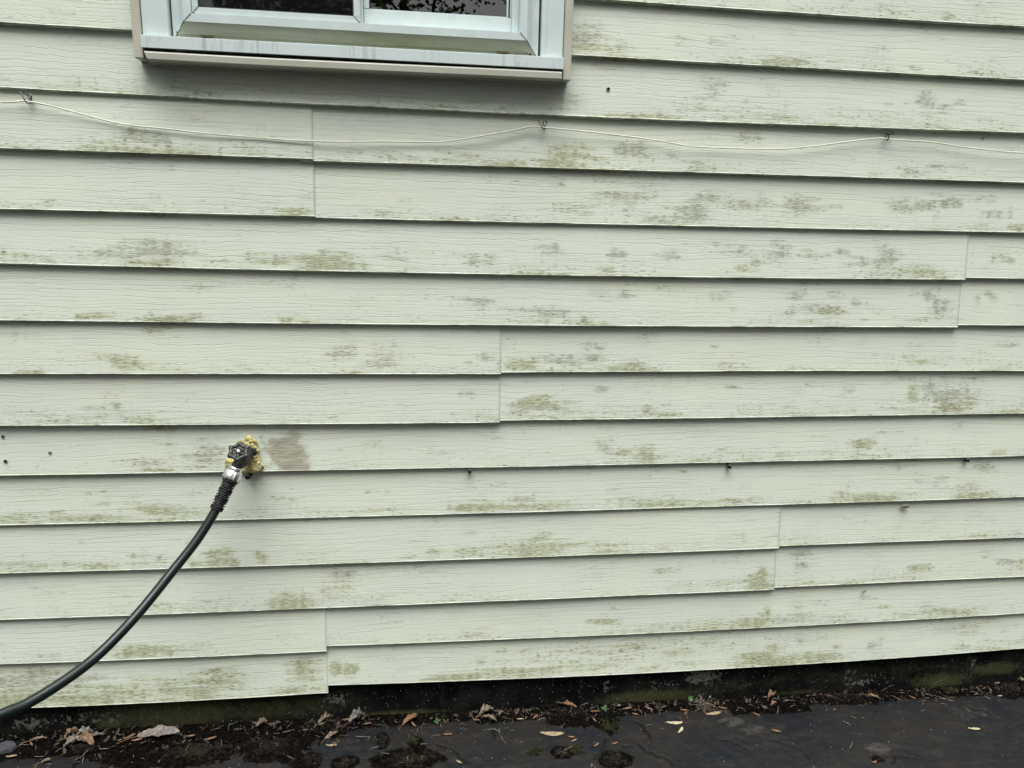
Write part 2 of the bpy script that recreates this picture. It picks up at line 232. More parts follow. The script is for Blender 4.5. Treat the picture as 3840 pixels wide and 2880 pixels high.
    col = g.mix(g.math('MULTIPLY', smm, .78), col, g.mix(g.ramp(br, .3, .7), (.16, .145, .09), (.38, .36, .265)))
    h = g.math('SUBTRACT', g.math('MULTIPLY', fine, .35), ln); h = g.math('ADD', h, g.math('MULTIPLY', blot, .6))
    return g.set(Base_Color=col, Roughness=.55, Specular_IOR_Level=.35, Normal=g.bump(h, .6, .0008))
M_SIDE = siding_material()

# ------------------------------------------------------------------ the house wall
house = empty("house", (0, .06, 0))
tag(house, "house wall of stained cream lap siding over a dark block foundation, with a white window", "house")
C_ = .127
LIN = {  # course -> panels' bottom edges, as photo points
 -1: [[(2220, 0), (2880, 46), (3840, 104)]],
 0: [[(0, 89), (500, 118), (2145, 211), (2880, 252), (3840, 304)]],
 1: [[(0, 332), (960, 384), (1920, 430), (2880, 467), (3840, 503)]],
 2: [[(0, 556), (960, 597), (1177, 604)], [(1177, 606), (1920, 636), (2880, 655), (3840, 690)]],
 3: [[(0, 784), (960, 811), (1183, 822)], [(1183, 821), (1920, 840), (2880, 857), (3840, 877)]],
 4: [[(0, 994), (960, 1011), (1920, 1039), (2880, 1045), (3617, 1053)], [(3617, 1044), (3840, 1051)]],
 5: [[(0, 1207), (960, 1213), (1920, 1226), (2880, 1229), (3585, 1231)], [(3585, 1222), (3840, 1226)]],
 6: [[(0, 1406), (960, 1406), (1877, 1407)], [(1879, 1402), (2880, 1396), (3840, 1395)]],
 7: [[(0, 1601), (960, 1595), (1873, 1588)], [(1873, 1582), (2880, 1569), (3840, 1554)]],
 8: [[(0, 1787), (960, 1776), (1920, 1753), (2880, 1735), (3840, 1714)]],
 9: [[(0, 1975), (960, 1954), (1920, 1925), (2880, 1899), (3840, 1867.5)]],
 10: [[(0, 2154), (960, 2126), (2880, 2061), (2920, 2057)], [(2920, 2055), (3840, 2017)]],
 11: [[(0, 2327), (960, 2295), (1920, 2252), (2880, 2215)], [(2900, 2208), (3840, 2166)]],
 12: [[(0, 2493), (960, 2457), (1226, 2444)], [(1226, 2427), (2880, 2358), (3840, 2304)]],
 13: [[(0, 2660), (960, 2617), (1226, 2600)], [(1226, 2573), (1920, 2553), (2880, 2502), (3840, 2436)]],
}
XL, XR = -1.9, 3.2
ZTOP0 = 1.755
def edge_fn(k, side):
    if k in LIN:
        pts = LIN[k][min(side, len(LIN[k])-1)]; P = [at(x, y) for x, y in pts]
        xs = [p.x for p in P]; zs = [p.z for p in P]
        if xs[-1]-xs[0] > .8:
            deg = 2 if len(xs) > 2 else 1; co = np.polyfit(xs, zs, deg)
            m0, m1 = xs[0]-.15, xs[-1]+.15
            return lambda x: np.polyval(co, np.clip(x, m0, m1))
        z = float(np.mean(zs)); return lambda x: z+0*x
    return lambda x: ZTOP0-C_*k+0*x
# panels: (upper course, seam photo x or None)
PAN = [(-10, None), (-8, None), (-6, None), (-4, None), (-2, None), (0, None), (2, 1179), (4, 3602), (6, 1876), (8, None), (10, 2910), (12, 1228)]
WIN_X0, WIN_X1, WIN_Z0, WIN_Z1 = -.592, .349, 1.718, 2.72
LABELP = {}
def face_y(v):                              # profile: v 0 under the lip above .. 1 at this lip
    return .0132*(1-v)
def build_panel(k0, x0, x1, side, proud, cut=None):
    vs_, at_ = [], []
    nx = max(2, int((x1-x0)/.0075)); X = np.linspace(x0, x1, nx)
    Vr = list(np.linspace(-.10, .90, 15))+[.93, .955, .975]
    rows_y, rows_z, rows_l = [], [], []
    for k in (k0, k0+1):
        fb = edge_fn(k, side)(X); ft = edge_fn(k-1, side)(X)
        ft = np.where(np.abs(ft-fb-C_) < .03, ft, fb+C_)
        for v in Vr:
            rows_z.append(ft+(fb-ft)*v); rows_y.append(face_y(v)+0*X); rows_l.append(np.clip(v, 0, 1)+0*X)
        for a in (10, 35, 60, 85, 110):     # rounded lip
            r = .0048; aa = math.radians(a)
            rows_z.append(fb+r-r*math.sin(aa)); rows_y.append(0*X+r-r*math.cos(aa)); rows_l.append(1+0*X)
        if k == k0:
            rows_z.append(fb+.0005); rows_y.append(0*X+.0155); rows_l.append(0*X+.3)
        else:
            rows_z.append(fb+.0008); rows_y.append(0*X+.0175); rows_l.append(0*X+.3)
    Z = np.array(rows_z); Y = np.array(rows_y)
    wob = np.array([[mnoise.noise(Vector((x*2.3+k0*7, z*3, k0*3.1))) for x in X[::8]] for z in Z[:, 0]])
    wob = np.array([np.interp(X, X[::8], r) for r in wob]); Y = Y+wob*.0019-proud
    Z = Z+.0007*np.sin(X*3.1+k0)[None, :]*0
    n = Z.shape[0]; Xg = np.broadcast_to(X, Z.shape)
    co = np.stack([Xg.ravel(), Y.ravel(), Z.ravel()], 1)
    i = np.arange(n-1)[:, None]*nx+np.arange(nx-1)[None, :]
    f = np.stack([i, i+nx, i+nx+1, i+1], -1).reshape(-1, 4)
    if cut:                                 # opening behind the window
        cx = co[f].mean(1); f = f[~((cx[:, 0] > cut[0]) & (cx[:, 0] < cut[1]) & (cx[:, 2] > cut[2]) & (cx[:, 2] < cut[3]))]
    if proud:                               # the cut end turns back against the panel below
        e = np.arange(n)*nx+nx-1; base = len(co); ex = co[e].copy(); ex[:, 1] += .0032; ex[:, 0] -= .0003
        co = np.vstack([co, ex]); q = np.arange(n-1); f = np.vstack([f, np.stack([e[:-1], e[1:], base+q+1, base+q], -1)])
    me = bpy.data.meshes.new("siding_panel"); me.from_pydata(co.tolist(), [], f.tolist()); me.update()
    def A(name, arr):
        a = me.attributes.new(name, 'FLOAT', 'POINT'); a.data.foreach_set('value', np.ascontiguousarray(arr, dtype=np.float32).ravel())
    xr, zr = co[:, 0], co[:, 2]
    L_ = np.array(rows_l).ravel(); L_ = np.concatenate([L_, L_[:0]]) if not proud else np.concatenate([L_, np.array(rows_l)[:, -1]])
    A('lipness', L_); A('algae', stain_field(xr, zr, 'g')); A('grey', stain_field(xr, zr, 'k')); A('tan', stain_field(xr, zr, 'b'))
    A('specks', np.clip(1-np.sqrt(((xr+.75)/.55)**2+((zr-.75)/.35)**2), 0, 1)*1.3+np.clip(1-np.sqrt(((xr-.15)/.6)**2+((zr-.2)/.1)**2), 0, 1))
    if k0 == 8:
        P = at(*T(1, 2, 265, 590)); jit = np.array([mnoise.noise(Vector((x*22, z*45, 5)))*.45+mnoise.noise(Vector((x*60, z*110, 9)))*.3 if abs(x-P.x) < .2 else 0 for x, z in zip(xr, zr)])
        top = np.clip((zr-P.z)/.055, -1, 1)
        ctr = P.x+.004-(zr-P.z)*.28; q = np.maximum(np.abs(xr-ctr)/.047, np.where(zr > P.z, (zr-P.z)/(.048+.35*np.clip(xr-P.x, -.05, .04)), 0))
        zc = at(*T(1, 2, 265, 768)).z-.001; gate = (zr > zc)*1.
        A('smear', gate*np.clip((1.38-q+jit)/1.1, 0, 1)+gate*.35*np.clip(1-np.abs(xr-P.x+.055)/.05, 0, 1)*np.clip(1-np.abs(zr-P.z)/.05, 0, 1))
    else: A('smear', 0*xr)
    o = link("siding_panel", me, M_SIDE, house); return o
for k0, seam in PAN:
    cut = (WIN_X0-.004, WIN_X1+.004, WIN_Z0+.03, WIN_Z1) if k0 < 2 else None
    if seam is None: build_panel(k0, XL, XR, 0, 0, cut)
    else:
        yy = {-2: 46, 2: 700, 4: 1150, 6: 1500, 10: 2140, 12: 2500}[k0]
        xs = at(seam, yy).x
        build_panel(k0, XL, xs, 0, .0030, cut); build_panel(k0, xs-.03, XR, 1, 0, cut)
# sheathing behind the siding
bm = bmesh.new()
box(bm, XL, WIN_X0-.002, .022, .12, .12, 3.02); box(bm, WIN_X1+.002, XR, .022, .12, .12, 3.02); box(bm, WIN_X0-.002, WIN_X1+.002, .022, .12, .12, WIN_Z0+.02)
box(bm, WIN_X0-.002, WIN_X1+.002, .022, .12, WIN_Z1, 3.02)
bm_obj("sheathing", bm, simple("sheathing_board", (.05, .045, .035), .9, var=.2), house)
bm = bmesh.new(); box(bm, XL-.1, XR+.1, -.12, .12, 3.02, 3.16, .01)
bm_obj("eave", bm, simple("eave_paint", (.62, .62, .58), .5, var=.05), house)

# foundation of concrete blocks, tarred and mossy
def foundation():
    nx = int((XR-XL)/.006); X = np.linspace(XL, XR, nx); Z = np.linspace(-.12, .175, 50)
    XX, ZZ = np.meshgrid(X, Z); js = -.759+.411*np.arange(-4, 12)
    d = np.min(np.abs(XX[..., None]-js[None, None, :]-.004*np.sin(ZZ[..., None]*30)), -1)
    Y = .025+.006*np.exp(-(d/.006)**2)
    nn = np.array([[mnoise.noise(Vector((x*30, z*30, 3)))*.0012+mnoise.noise(Vector((x*110, z*110, 8)))*.0008 for x in X] for z in Z]); Y = Y-nn
    co = np.stack([XX.ravel(), Y.ravel(), ZZ.ravel()], 1); n = len(Z)
    i = np.arange(n-1)[:, None]*nx+np.arange(nx-1)[None, :]; f = np.stack([i, i+1, i+nx+1, i+nx], -1).reshape(-1, 4)
    me = bpy.data.meshes.new("m"); me.from_pydata(co.tolist(), [], f.tolist()); me.update()
    xr, zr = co[:, 0], co[:, 2]; mo = 0*xr; pa = 0*xr; sp = 0*xr
    def E(arr, tx, ty, x, y, rx, ry, s):
        c = at(*T(tx, ty, x, y), .025); a = at(*T(tx, ty, x+rx, y), .025); b = at(*T(tx, ty, x, y+ry), .025)
        q = np.sqrt(((xr-c.x)/abs(a.x-c.x)/1.3)**2+((zr-c.z)/abs(b.z-c.z)/1.3)**2); np.maximum(arr, s*np.clip((1.25-q)/.9, 0, 1), out=arr)
    for e in [(0, 3, 950, 1270, 120, 40, 1), (0, 3, 1600, 1220, 450, 90, .75), (1, 3, 450, 1150, 350, 90, .55), (1, 3, 1200, 1200, 450, 35, .9), (1, 3, 0, 1150, 300, 120, .6), (2, 3, 1200, 1040, 450, 60, .85), (2, 3, 1900, 950, 300, 80, .4), (3, 3, 250, 1010, 250, 30, .6), (3, 3, 1500, 900, 250, 60, .9), (3, 3, 1950, 800, 220, 50, .9), (3, 3, 100, 900, 250, 80, .35)]: E(mo, *e)
    for e in [(0, 3, 1500, 1180, 700, 140, .8), (1, 3, 300, 1120, 500, 130, .6), (3, 3, 1000, 850, 1100, 90, .35)]: E(mo, *e)
    for e in [(0, 3, 250, 1270, 180, 60, .8), (0, 3, 700, 1230, 300, 60, .55), (0, 3, 1000, 1230, 80, 60, .5), (2, 3, 1650, 870, 160, 60, 1), (1, 3, 700, 1060, 160, 60, .6), (2, 3, 820, 960, 60, 60, .6), (2, 3, 1300, 940, 150, 60, .45), (3, 3, 700, 900, 60, 130, .6), (3, 3, 800, 920, 120, 35, .75), (3, 3, 420, 920, 90, 20, .4), (3, 3, 1760, 760, 40, 120, .5), (3, 3, 1020, 930, 120, 40, .45), (2, 3, 590, 1000, 25, 90, .4)]: E(pa, *e)
    jn = np.exp(-(d.ravel()/.005)**2)
    for nme, arr in (('moss', mo), ('flaked', pa), ('joint', jn)):
        a = me.attributes.new(nme, 'FLOAT', 'POINT'); a.data.foreach_set('value', arr.astype(np.float32))
    g = G("tarred_block"); P0 = g.pos()
    n1 = g.noise(P0, 14., 5., .6); n2 = g.noise(P0, 120., 3., .6); n3 = g.noise(P0, 45., 4., .7)
    col = g.mix(g.ramp(n1, .35, .65), (.0020, .0025, .0029), (.0100, .0105, .009))
    m = g.ramp(g.math('ADD', g.attr('moss'), g.math('MULTIPLY', g.math('SUBTRACT', n3, .5), 1.)), .2, .9)
    col = g.mix(g.math('MULTIPLY', m, .85), col, g.mix(n2, (.020, .021, .009), (.075, .076, .036)))
    fl = g.ramp(g.math('ADD', g.math('MULTIPLY', g.attr('flaked'), .34), g.noise(P0, 95., 4., .65)), .70, .76)
    col = g.mix(g.math('MULTIPLY', fl, .85), col, g.mix(n2, (.06, .065, .055), (.17, .17, .145)))
    sp = g.ramp(g.noise(P0, 170., 1., .5), .71, .74); col = g.mix(g.math('MULTIPLY', sp, .7), col, (.19, .2, .19))
    col = g.mix(g.math('MULTIPLY', g.math('MULTIPLY', g.attr('joint'), g.ramp(n3, .4, .6)), .6), col, (.032, .034, .034))
    m_ = g.set(Base_Color=col, Roughness=.9, Specular_IOR_Level=.08, Normal=g.bump(g.math('ADD', n2, g.math('MULTIPLY', fl, .8)), .7, .002))
    link("foundation_wall", me, m_, house)
foundation()

# ------------------------------------------------------------------ window (a part of the house)
g = G("window_vinyl"); P0 = g.pos()
M_WIN = g.set(Base_Color=g.mix(g.ramp(g.noise(P0, 25., 4.), .4, .7), (.57, .66, .655), (.62, .70, .69)), Roughness=.4, Specular_IOR_Level=.45)
g = G("window_vinyl_grime_shade"); P0 = g.pos()     # lower member: yellow-green grime, with underside shade put into the colour
gr = g.ramp(g.noise(g.pos((4, 20, 30)), 1., 4., .6), .35, .7)
c = g.mix(g.math('MULTIPLY', gr, .8), (.54, .56, .43), (.37, .38, .21)); dots = g.ramp(g.noise(P0, 150., 2.), .70, .74)
M_GRIME_SHADE = g.set(Base_Color=g.mix(g.math('MULTIPLY', dots, .6), c, (.12, .13, .07)), Roughness=.5)
g = G("sill_aluminium"); P0 = g.pos((160, 1, 9)); st = g.noise(P0, 1., 4., .6); patch = g.noise(g.pos((6, 1, 6)), 1., 3.)
sepz = g.t.nodes.new('ShaderNodeSeparateXYZ'); g.t.links.new(g.N('NewGeometry'), sepz.inputs[0])
mm = g.math('MULTIPLY', g.ramp(st, .48, .70), g.ramp(patch, .42, .58)); sk = g.ramp(g.noise(g.pos(), 260., 3., .7), .56, .68)
c = g.mix(g.math('MULTIPLY', mm, .65), (.60, .68, .68), (.30, .36, .28)); c = g.mix(g.math('MULTIPLY', g.math('MULTIPLY', sk, g.ramp(patch, .4, .6)), .45), c, (.2, .23, .17))
M_SILL = g.set(Base_Color=c, Roughness=.38, Specular_IOR_Level=.5)
M_TRIM = simple("beige_trim", (.46, .465, .385), .42, var=.05, sc=6)
M_BLACK = simple("dark_recess", (.006, .006, .006), .8)

def X_(px, py, Y): return at(px, py, Y).x
def Z_(px, py, Y): return at(px, py, Y).z
YT, YC, YS = -.034, -.030, -.046
ZT = 2.75
tl0 = (X_(486.5, 0, YT)+X_(502, 216, YT))/2; tl1 = (X_(523, 0, YT)+X_(535, 218, YT))/2
tr1 = (X_(2151, 0, YT)+X_(2141, 301, YT))/2; tr0 = (X_(2119, 0, YT)+X_(2112.5, 290, YT))/2
ztl = Z_(502, 216, YT); ztr = Z_(2141, 301, YT)
zs1 = (Z_(532, 131, YS)+Z_(2113, 217, YS))/2; zs0 = (Z_(534, 177, YS)+Z_(2113, 262, YS))/2
zb1 = (Z_(541, 192, -.04)+Z_(2110, 272, -.04))/2; zb0 = (Z_(545, 226, -.04)+Z_(2110, 303, -.04))/2
zl0 = (Z_(540, 236, -.012)+Z_(2105, 313, -.012))/2
win = empty("window", ((tl0+tr1)/2, 0, zs0))
win.parent = house; win.location = Vector(win.location)-Vector(house.location)
def wpart(name, bm, mat, smooth=False): return bm_obj(name, bm, mat, win, smooth)
for a, b, z in ((tl0, tl1, ztl), (tr0, tr1, ztr)):
    bm = bmesh.new(); box(bm, a, b, YT, .012, z, ZT, .0012); wpart("side_trim", bm, M_TRIM)
c0, c1 = tl1+.0015, tr0-.0015
# casing boards
ci0 = X_(634, 80, YC); ci1 = X_(2030, 100, YC)
for a, b in ((c0, ci0), (ci1, c1)):
    bm = bmesh.new(); box(bm, a, b, YC, .012, zs1-.012, ZT, .001)
    s = 1 if a < 0 else -1; q = b if a < 0 else a   # rounded inner bead
    box(bm, min(q, q-s*.012), max(q, q-s*.012), YC-.004, YC+.002, zs1+.0006, ZT, .0015); wpart("casing", bm, M_WIN)
# sill fascia with a thin turned-up lip
bm = bmesh.new(); box(bm, c0-.0005, c1+.0005, YS, YS+.003, zs0, zs1, .0010); box(bm, c0, c1, YS+.002, -.0, zs1-.004, zs1-.0005); box(bm, c0, c1, YS+.002, -.02, zs1-.001, zs1+.0012); wpart("sill", bm, M_SILL)
# gap filled dark to paint its shade, and bottom trim, its left end cut on a slant, a second flange behind
bm = bmesh.new(); box(bm, c0, c1, -.024, .010, zb1-.004, zs0); wpart("sill_gap", bm, simple("gap_shade", (.045, .045, .032), .8))
prof = [(-.043, zb1), (-.0445, zb1-.003), (-.0440, zb0+.003), (-.0420, zb0), (-.002, zb0+.001), (-.002, zb1-.001), (-.03, zb1-.0005)]
bm = bmesh.new(); n = 40; xa, xb = c0+.004, c1-.003; R = []
for i in range(n+1):
    x = xa+(xb-xa)*i/n; row = []
    for y, z in prof:
        xx = x + ((zb1-z)/(zb1-zb0)*.006 if i == 0 else 0)
        row.append(bm.verts.new((xx, y, z+.0012*math.sin(x*5))))
    R.append(row)
for a, b in zip(R, R[1:]):
    for k in range(len(prof)): bm.faces.new((a[k], a[(k+1) % len(prof)], b[(k+1) % len(prof)], b[k]))
bm.faces.new(R[0]); bm.faces.new(R[-1][::-1]); wpart("bottom_trim", bm, M_TRIM)
bm = bmesh.new(); box(bm, c0+.001, c1-.006, -.016, .010, zl0, zb0+.006, .001); wpart("trim_flange", bm, M_TRIM)
# main frame: swept picture-frame profile, mitred at the corners. (inset from outer corner, y)
FX0, FX1, FZ0 = X_(649, 134, -.022), X_(2017.5, 211.5, -.022), zs1-.0005
FP = [(0, -.020), (.0095, -.020), (.0098, -.023), (.0135, -.0245), (.0165, -.0262), (.0168, -.0285), (.0205, -.0325), (.0295, -.0425), (.0300, -.0440), (.0460, -.0440), (.0465, -.0425), (.0465, .02)]
def zd(d): return d*1.3 if d < .0096 else .0125+(d-.0096)*1.02
def frame_piece(which):
    bm = bmesh.new(); a, b = [], []
    for d, y in FP:
        if which == 'b': p, q = (FX0+d, y, FZ0+zd(d)), (FX1-d, y, FZ0+zd(d))
        elif which == 'l': p, q = (FX0+d, y, ZT), (FX0+d, y, FZ0+zd(d))
        else: p, q = (FX1-d, y, FZ0+zd(d)), (FX1-d, y, ZT)
        a.append(bm.verts.new(p)); b.append(bm.verts.new(q))
    for i in range(len(FP)-1): bm.faces.new((a[i], a[i+1], b[i+1], b[i]))
    return bm
wpart("jamb", frame_piece('l'), M_WIN); wpart("jamb", frame_piece('r'), M_WIN)
# lower member: bevel in grime and painted underside shade, front face clean
bm = frame_piece('b'); bm.faces.ensure_lookup_table()
o = wpart("lower_rail", bm, M_GRIME_SHADE); o.data.materials.append(M_WIN)
for i, f in enumerate(o.data.polygons): f.material_index = 1 if i >= 8 else 0
# mitre seams (dark caulk lines)
for sx, X0 in ((1, FX0), (-1, FX1)):
    P = [Vector((X0+sx*d, y-.0006, FZ0+zd(d))) for d, y in FP[:10]]
    tube("mitre_seam", P, lambda s, i, t: .0007+.0004*math.sin(i*2.1), simple("seam_dirt", (.06, .065, .05), .9), win, 6)
# weep slots
for px, py in ((778, 137), (1884, 198)):
    c = at(px, py, -.0215); c.z = FZ0+.0062; bm = bmesh.new(); L, H = .0165, .0058; rr = []
    for t in range(24):
        a = 2*math.pi*t/24; ex = L*max(-1, min(1, 1.25*math.cos(a))); ez = H*max(-1, min(1, 1.35*math.sin(a)))
        rr.append((ex, ez))
    o1 = [bm.verts.new((c.x+x, -.0225, c.z+z)) for x, z in rr]; o2 = [bm.verts.new((c.x+x*.82, -.0238, c.z+z*.7)) for x, z in rr]; o3 = [bm.verts.new((c.x+x*.74, -.0215, c.z+z*.5)) for x, z in rr]
    for A_, B_ in ((o1, o2), (o2, o3)):
        for k in range(24): bm.faces.new((A_[k], A_[(k+1) % 24], B_[(k+1) % 24], B_[k]))
    bm.faces.new(o3); wo = wpart("weep_slot", bm, simple("weep_plastic", (.34, .32, .20), .5)); wo.data.materials.append(simple("slot_dark", (.05, .04, .03), .8)); wo.data.polygons[len(wo.data.polygons)-1].material_index = 1
# scraps of old caulk and dirt chips near the right corner
M_CAULK = simple("old_caulk", (.10, .105, .085), .9, var=.5, sc=300)
for px, py, w_, h_ in ((1937, 187, .018, .0026), (1973, 195, .0026, .007), (1989, 205, .005, .004), (1994, 192, .007, .002), (1933, 155, .002, .002), (1934, 165, .0012, .006), (665, 121, .004, .004), (720, 119, .012, .0016), (735, 121, .007, .0016)):
    c = at(px, py, -.022); bm = bmesh.new(); box(bm, c.x-w_/2, c.x+w_/2, -.0232 if py > 175 or px < 800 else -.0300, -.019, c.z-h_/2, c.z+h_/2, .0004); wpart("caulk_scrap", bm, M_CAULK)
# sashes
IX0, IX1, IZ0 = FX0+.0465, FX1-.0465, FZ0+zd(.0465)
mx0 = X_(1331, 90, -.036); mx1 = X_(1361, 90, -.036); gx0 = X_(1387, 33, -.012)
# insect screen frame with mitred corner keys, left
sf = .0135; zsc = IZ0+.0006
bm = bmesh.new(); box(bm, IX0+.0005, mx0+.012, -.0395, -.030, zsc, zsc+sf, .001); box(bm, IX0+.0005, IX0+sf, -.0392, -.030, zsc+sf-.001, ZT, .001); box(bm, mx0-.002, mx0+.012, -.0392, -.030, zsc+sf-.001, ZT, .001)
wpart("screen_frame", bm, M_WIN)
for (xa, za, xb, zb) in ((IX0+.001, zsc+.001, IX0+sf+.001, zsc+sf+.001), (mx0+.0115, zsc+.001, mx0-.003, zsc+sf+.001)):
    tube("corner_key", [Vector((xa, -.0400, za)), Vector((xb, -.0400, zb))], .0006, simple("key_seam", (.05, .05, .05), .7), win, 6)
    bm = bmesh.new(); bmesh.ops.create_icosphere(bm, subdivisions=2, radius=.0022, matrix=Matrix.Translation((xa+(.003 if xa < 0 and xa < mx0-.1 else -.002), -.0402, za+.002))); wpart("corner_plug", bm, simple("plug_grey", (.3, .3, .28), .6), True)
bm = bmesh.new(); box(bm, IX0+sf, mx0-.002, -.0375, -.0330, zsc+sf, zsc+sf+.0022, .0006); box(bm, mx0-.0045, mx0-.002, -.0375, -.0330, zsc+sf+.0022, ZT, .0006); box(bm, IX0+sf, IX0+sf+.002, -.0375, -.0330, zsc+sf+.0022, ZT, .0006)
wpart("screen_spline", bm, simple("black_spline", (.03, .03, .03), .6))
g = G("insect_mesh"); sx = g.t.nodes.new('ShaderNodeSeparateXYZ'); g.t.links.new(g.N('NewGeometry'), sx.inputs[0])
def wv(o_): return g.math('LESS_THAN', g.math('FRACT', g.math('MULTIPLY', o_, 620.)), .42)
g.t.nodes['Material Output']; al = g.math('MAXIMUM', wv(sx.outputs[0]), wv(sx.outputs[2]))
M_MESH = g.set(Specular_IOR_Level=0., Base_Color=(.010, .010, .010), Roughness=.6, Alpha=al)
link("insect_screen", mesh([(IX0+sf, -.0352, zsc+sf), (mx0-.002, -.0352, zsc+sf), (mx0-.002, -.0352, ZT), (IX0+sf, -.0352, ZT)], [(0, 1, 2, 3)]), M_MESH, win, False)
# left sash behind the screen, right sash
def sash(x0, x1, y0, y1, zb, hb, wl_, wr_):
    bm = bmesh.new(); box(bm, x0, x1, y0, y1, zb, zb+hb, .0012); box(bm, x0, x0+wl_, y0, y1, zb+hb-.0005, ZT, .0012); box(bm, x1-wr_, x1, y0, y1, zb+hb-.0005, ZT, .0012)
    wpart("sash", bm, M_WIN)
rz = Z_(1912, 64, -.012)
sash(IX0+.001, mx1, -.012, .016, IZ0-.02, .022, .034, .010)
sash(mx1+.001, IX1-.016, -.012, .016, IZ0-.001, rz-(IZ0-.001), gx0-mx1-.001, X_(1930, 100, -.012)-X_(1912.5, 64, -.012))
bm = bmesh.new(); box(bm, IX1-.0165, IX1, -.020, .016, IZ0-.001, ZT, .001); box(bm, mx0+.0125, IX1-.0005, -.028, -.013, IZ0-.006, IZ0+.0025, .001); wpart("track", bm, M_WIN)
g = G("window_glass"); tr = g.N('BsdfTransparent', {'Color': (.3, .32, .3)}); gl = g.N('BsdfGlossy', {'Color': (1, 1, 1), 'Roughness': .01})
fr = g.N('Fresnel', {'IOR': 1.55}); fr2 = g.math('MULTIPLY', fr, 2.6)
mxs = g.t.nodes.new('ShaderNodeMixShader'); g.put(mxs.inputs[0], fr2); g.t.links.new(tr, mxs.inputs[1]); g.t.links.new(gl, mxs.inputs[2]); g.t.links.new(mxs.outputs[0], g.t.nodes['Material Output'].inputs[0])
M_GLASS = g.m
for a, b, y in ((IX0+.02, mx1-.005, .003), (gx0-.002, IX1-.02, -.004)):
    bm = bmesh.new(); box(bm, a, b, y, y+.004, IZ0-.01, ZT); wpart("pane", bm, M_GLASS)
bm = bmesh.new(); box(bm, gx0-.0012, gx0, -.0125, -.0045, rz, ZT); box(bm, X_(1912.5, 64, -.012)-.004, X_(1912.5, 64, -.012)-.0006, -.0128, -.0045, rz, ZT); wpart("gasket", bm, M_BLACK)
# dark room behind
bm = bmesh.new(); box(bm, WIN_X0-.4, WIN_X1+.4, .125, 1.8, 1.2, 3.0)
for f in bm.faces: f.normal_flip()
me = bpy.data.meshes.new("m"); bm.to_mesh(me); bm.free()
me2 = [f for f in me.polygons]
bm = bmesh.new(); bm.from_mesh(me); bmesh.ops.delete(bm, geom=[f for f in bm.faces if f.calc_center_median().y < .13], context='FACES'); bm.to_mesh(me); bm.free()
link("room", me, simple("room_wall", (.02, .02, .02), .9), house, False)
bm = bmesh.new(); box(bm, WIN_X0-.01, WIN_X1+.01, .017, .12, WIN_Z0-.0, WIN_Z0+.035); wpart("sill_board", bm, M_WIN)

# ------------------------------------------------------------------ holes left by old screws in the siding
def hole(px, py, r):
    p = at(px, py, .004); P = at(px, py, 0)
    k = (ZTOP0-P.z)/C_; v = k-math.floor(k); yy = face_y(v)-.0024
    p = at(px, py, yy); bm = bmesh.new(); rows = []
    for rr, dy in ((r*1.35, .0024), (r*1.2, -.0002), (r, -.0003), (r*.92, .0012), (r*.9, .0023)):
        rows.append([bm.verts.new((p.x+rr*math.cos(t), yy+dy, p.z+rr*math.sin(t)*1.05)) for t in [2*math.pi*i/20 for i in range(20)]])
    for a, b in zip(rows, rows[1:]):
        for i in range(20): bm.faces.new((a[i], a[(i+1) % 20], b[(i+1) % 20], b[i]))
    bm.faces.new(rows[-1]); o = bm_obj("screw_hole", bm, simple("hole_rim", (.30, .31, .27), .7), house)
    o.data.materials.append(M_BLACK)
    for i, f in enumerate(o.data.polygons): f.material_index = 1 if i >= 40 else 0
for h in ((2281.5, 334, .0036), (19.5, 1730, .0034), (186.6, 1698, .0030), (10, 1637, .0030), (3687, 519, .0016), (2291+960+0, 1, .001)): 
    if h[2] > .0012: hole(*h)

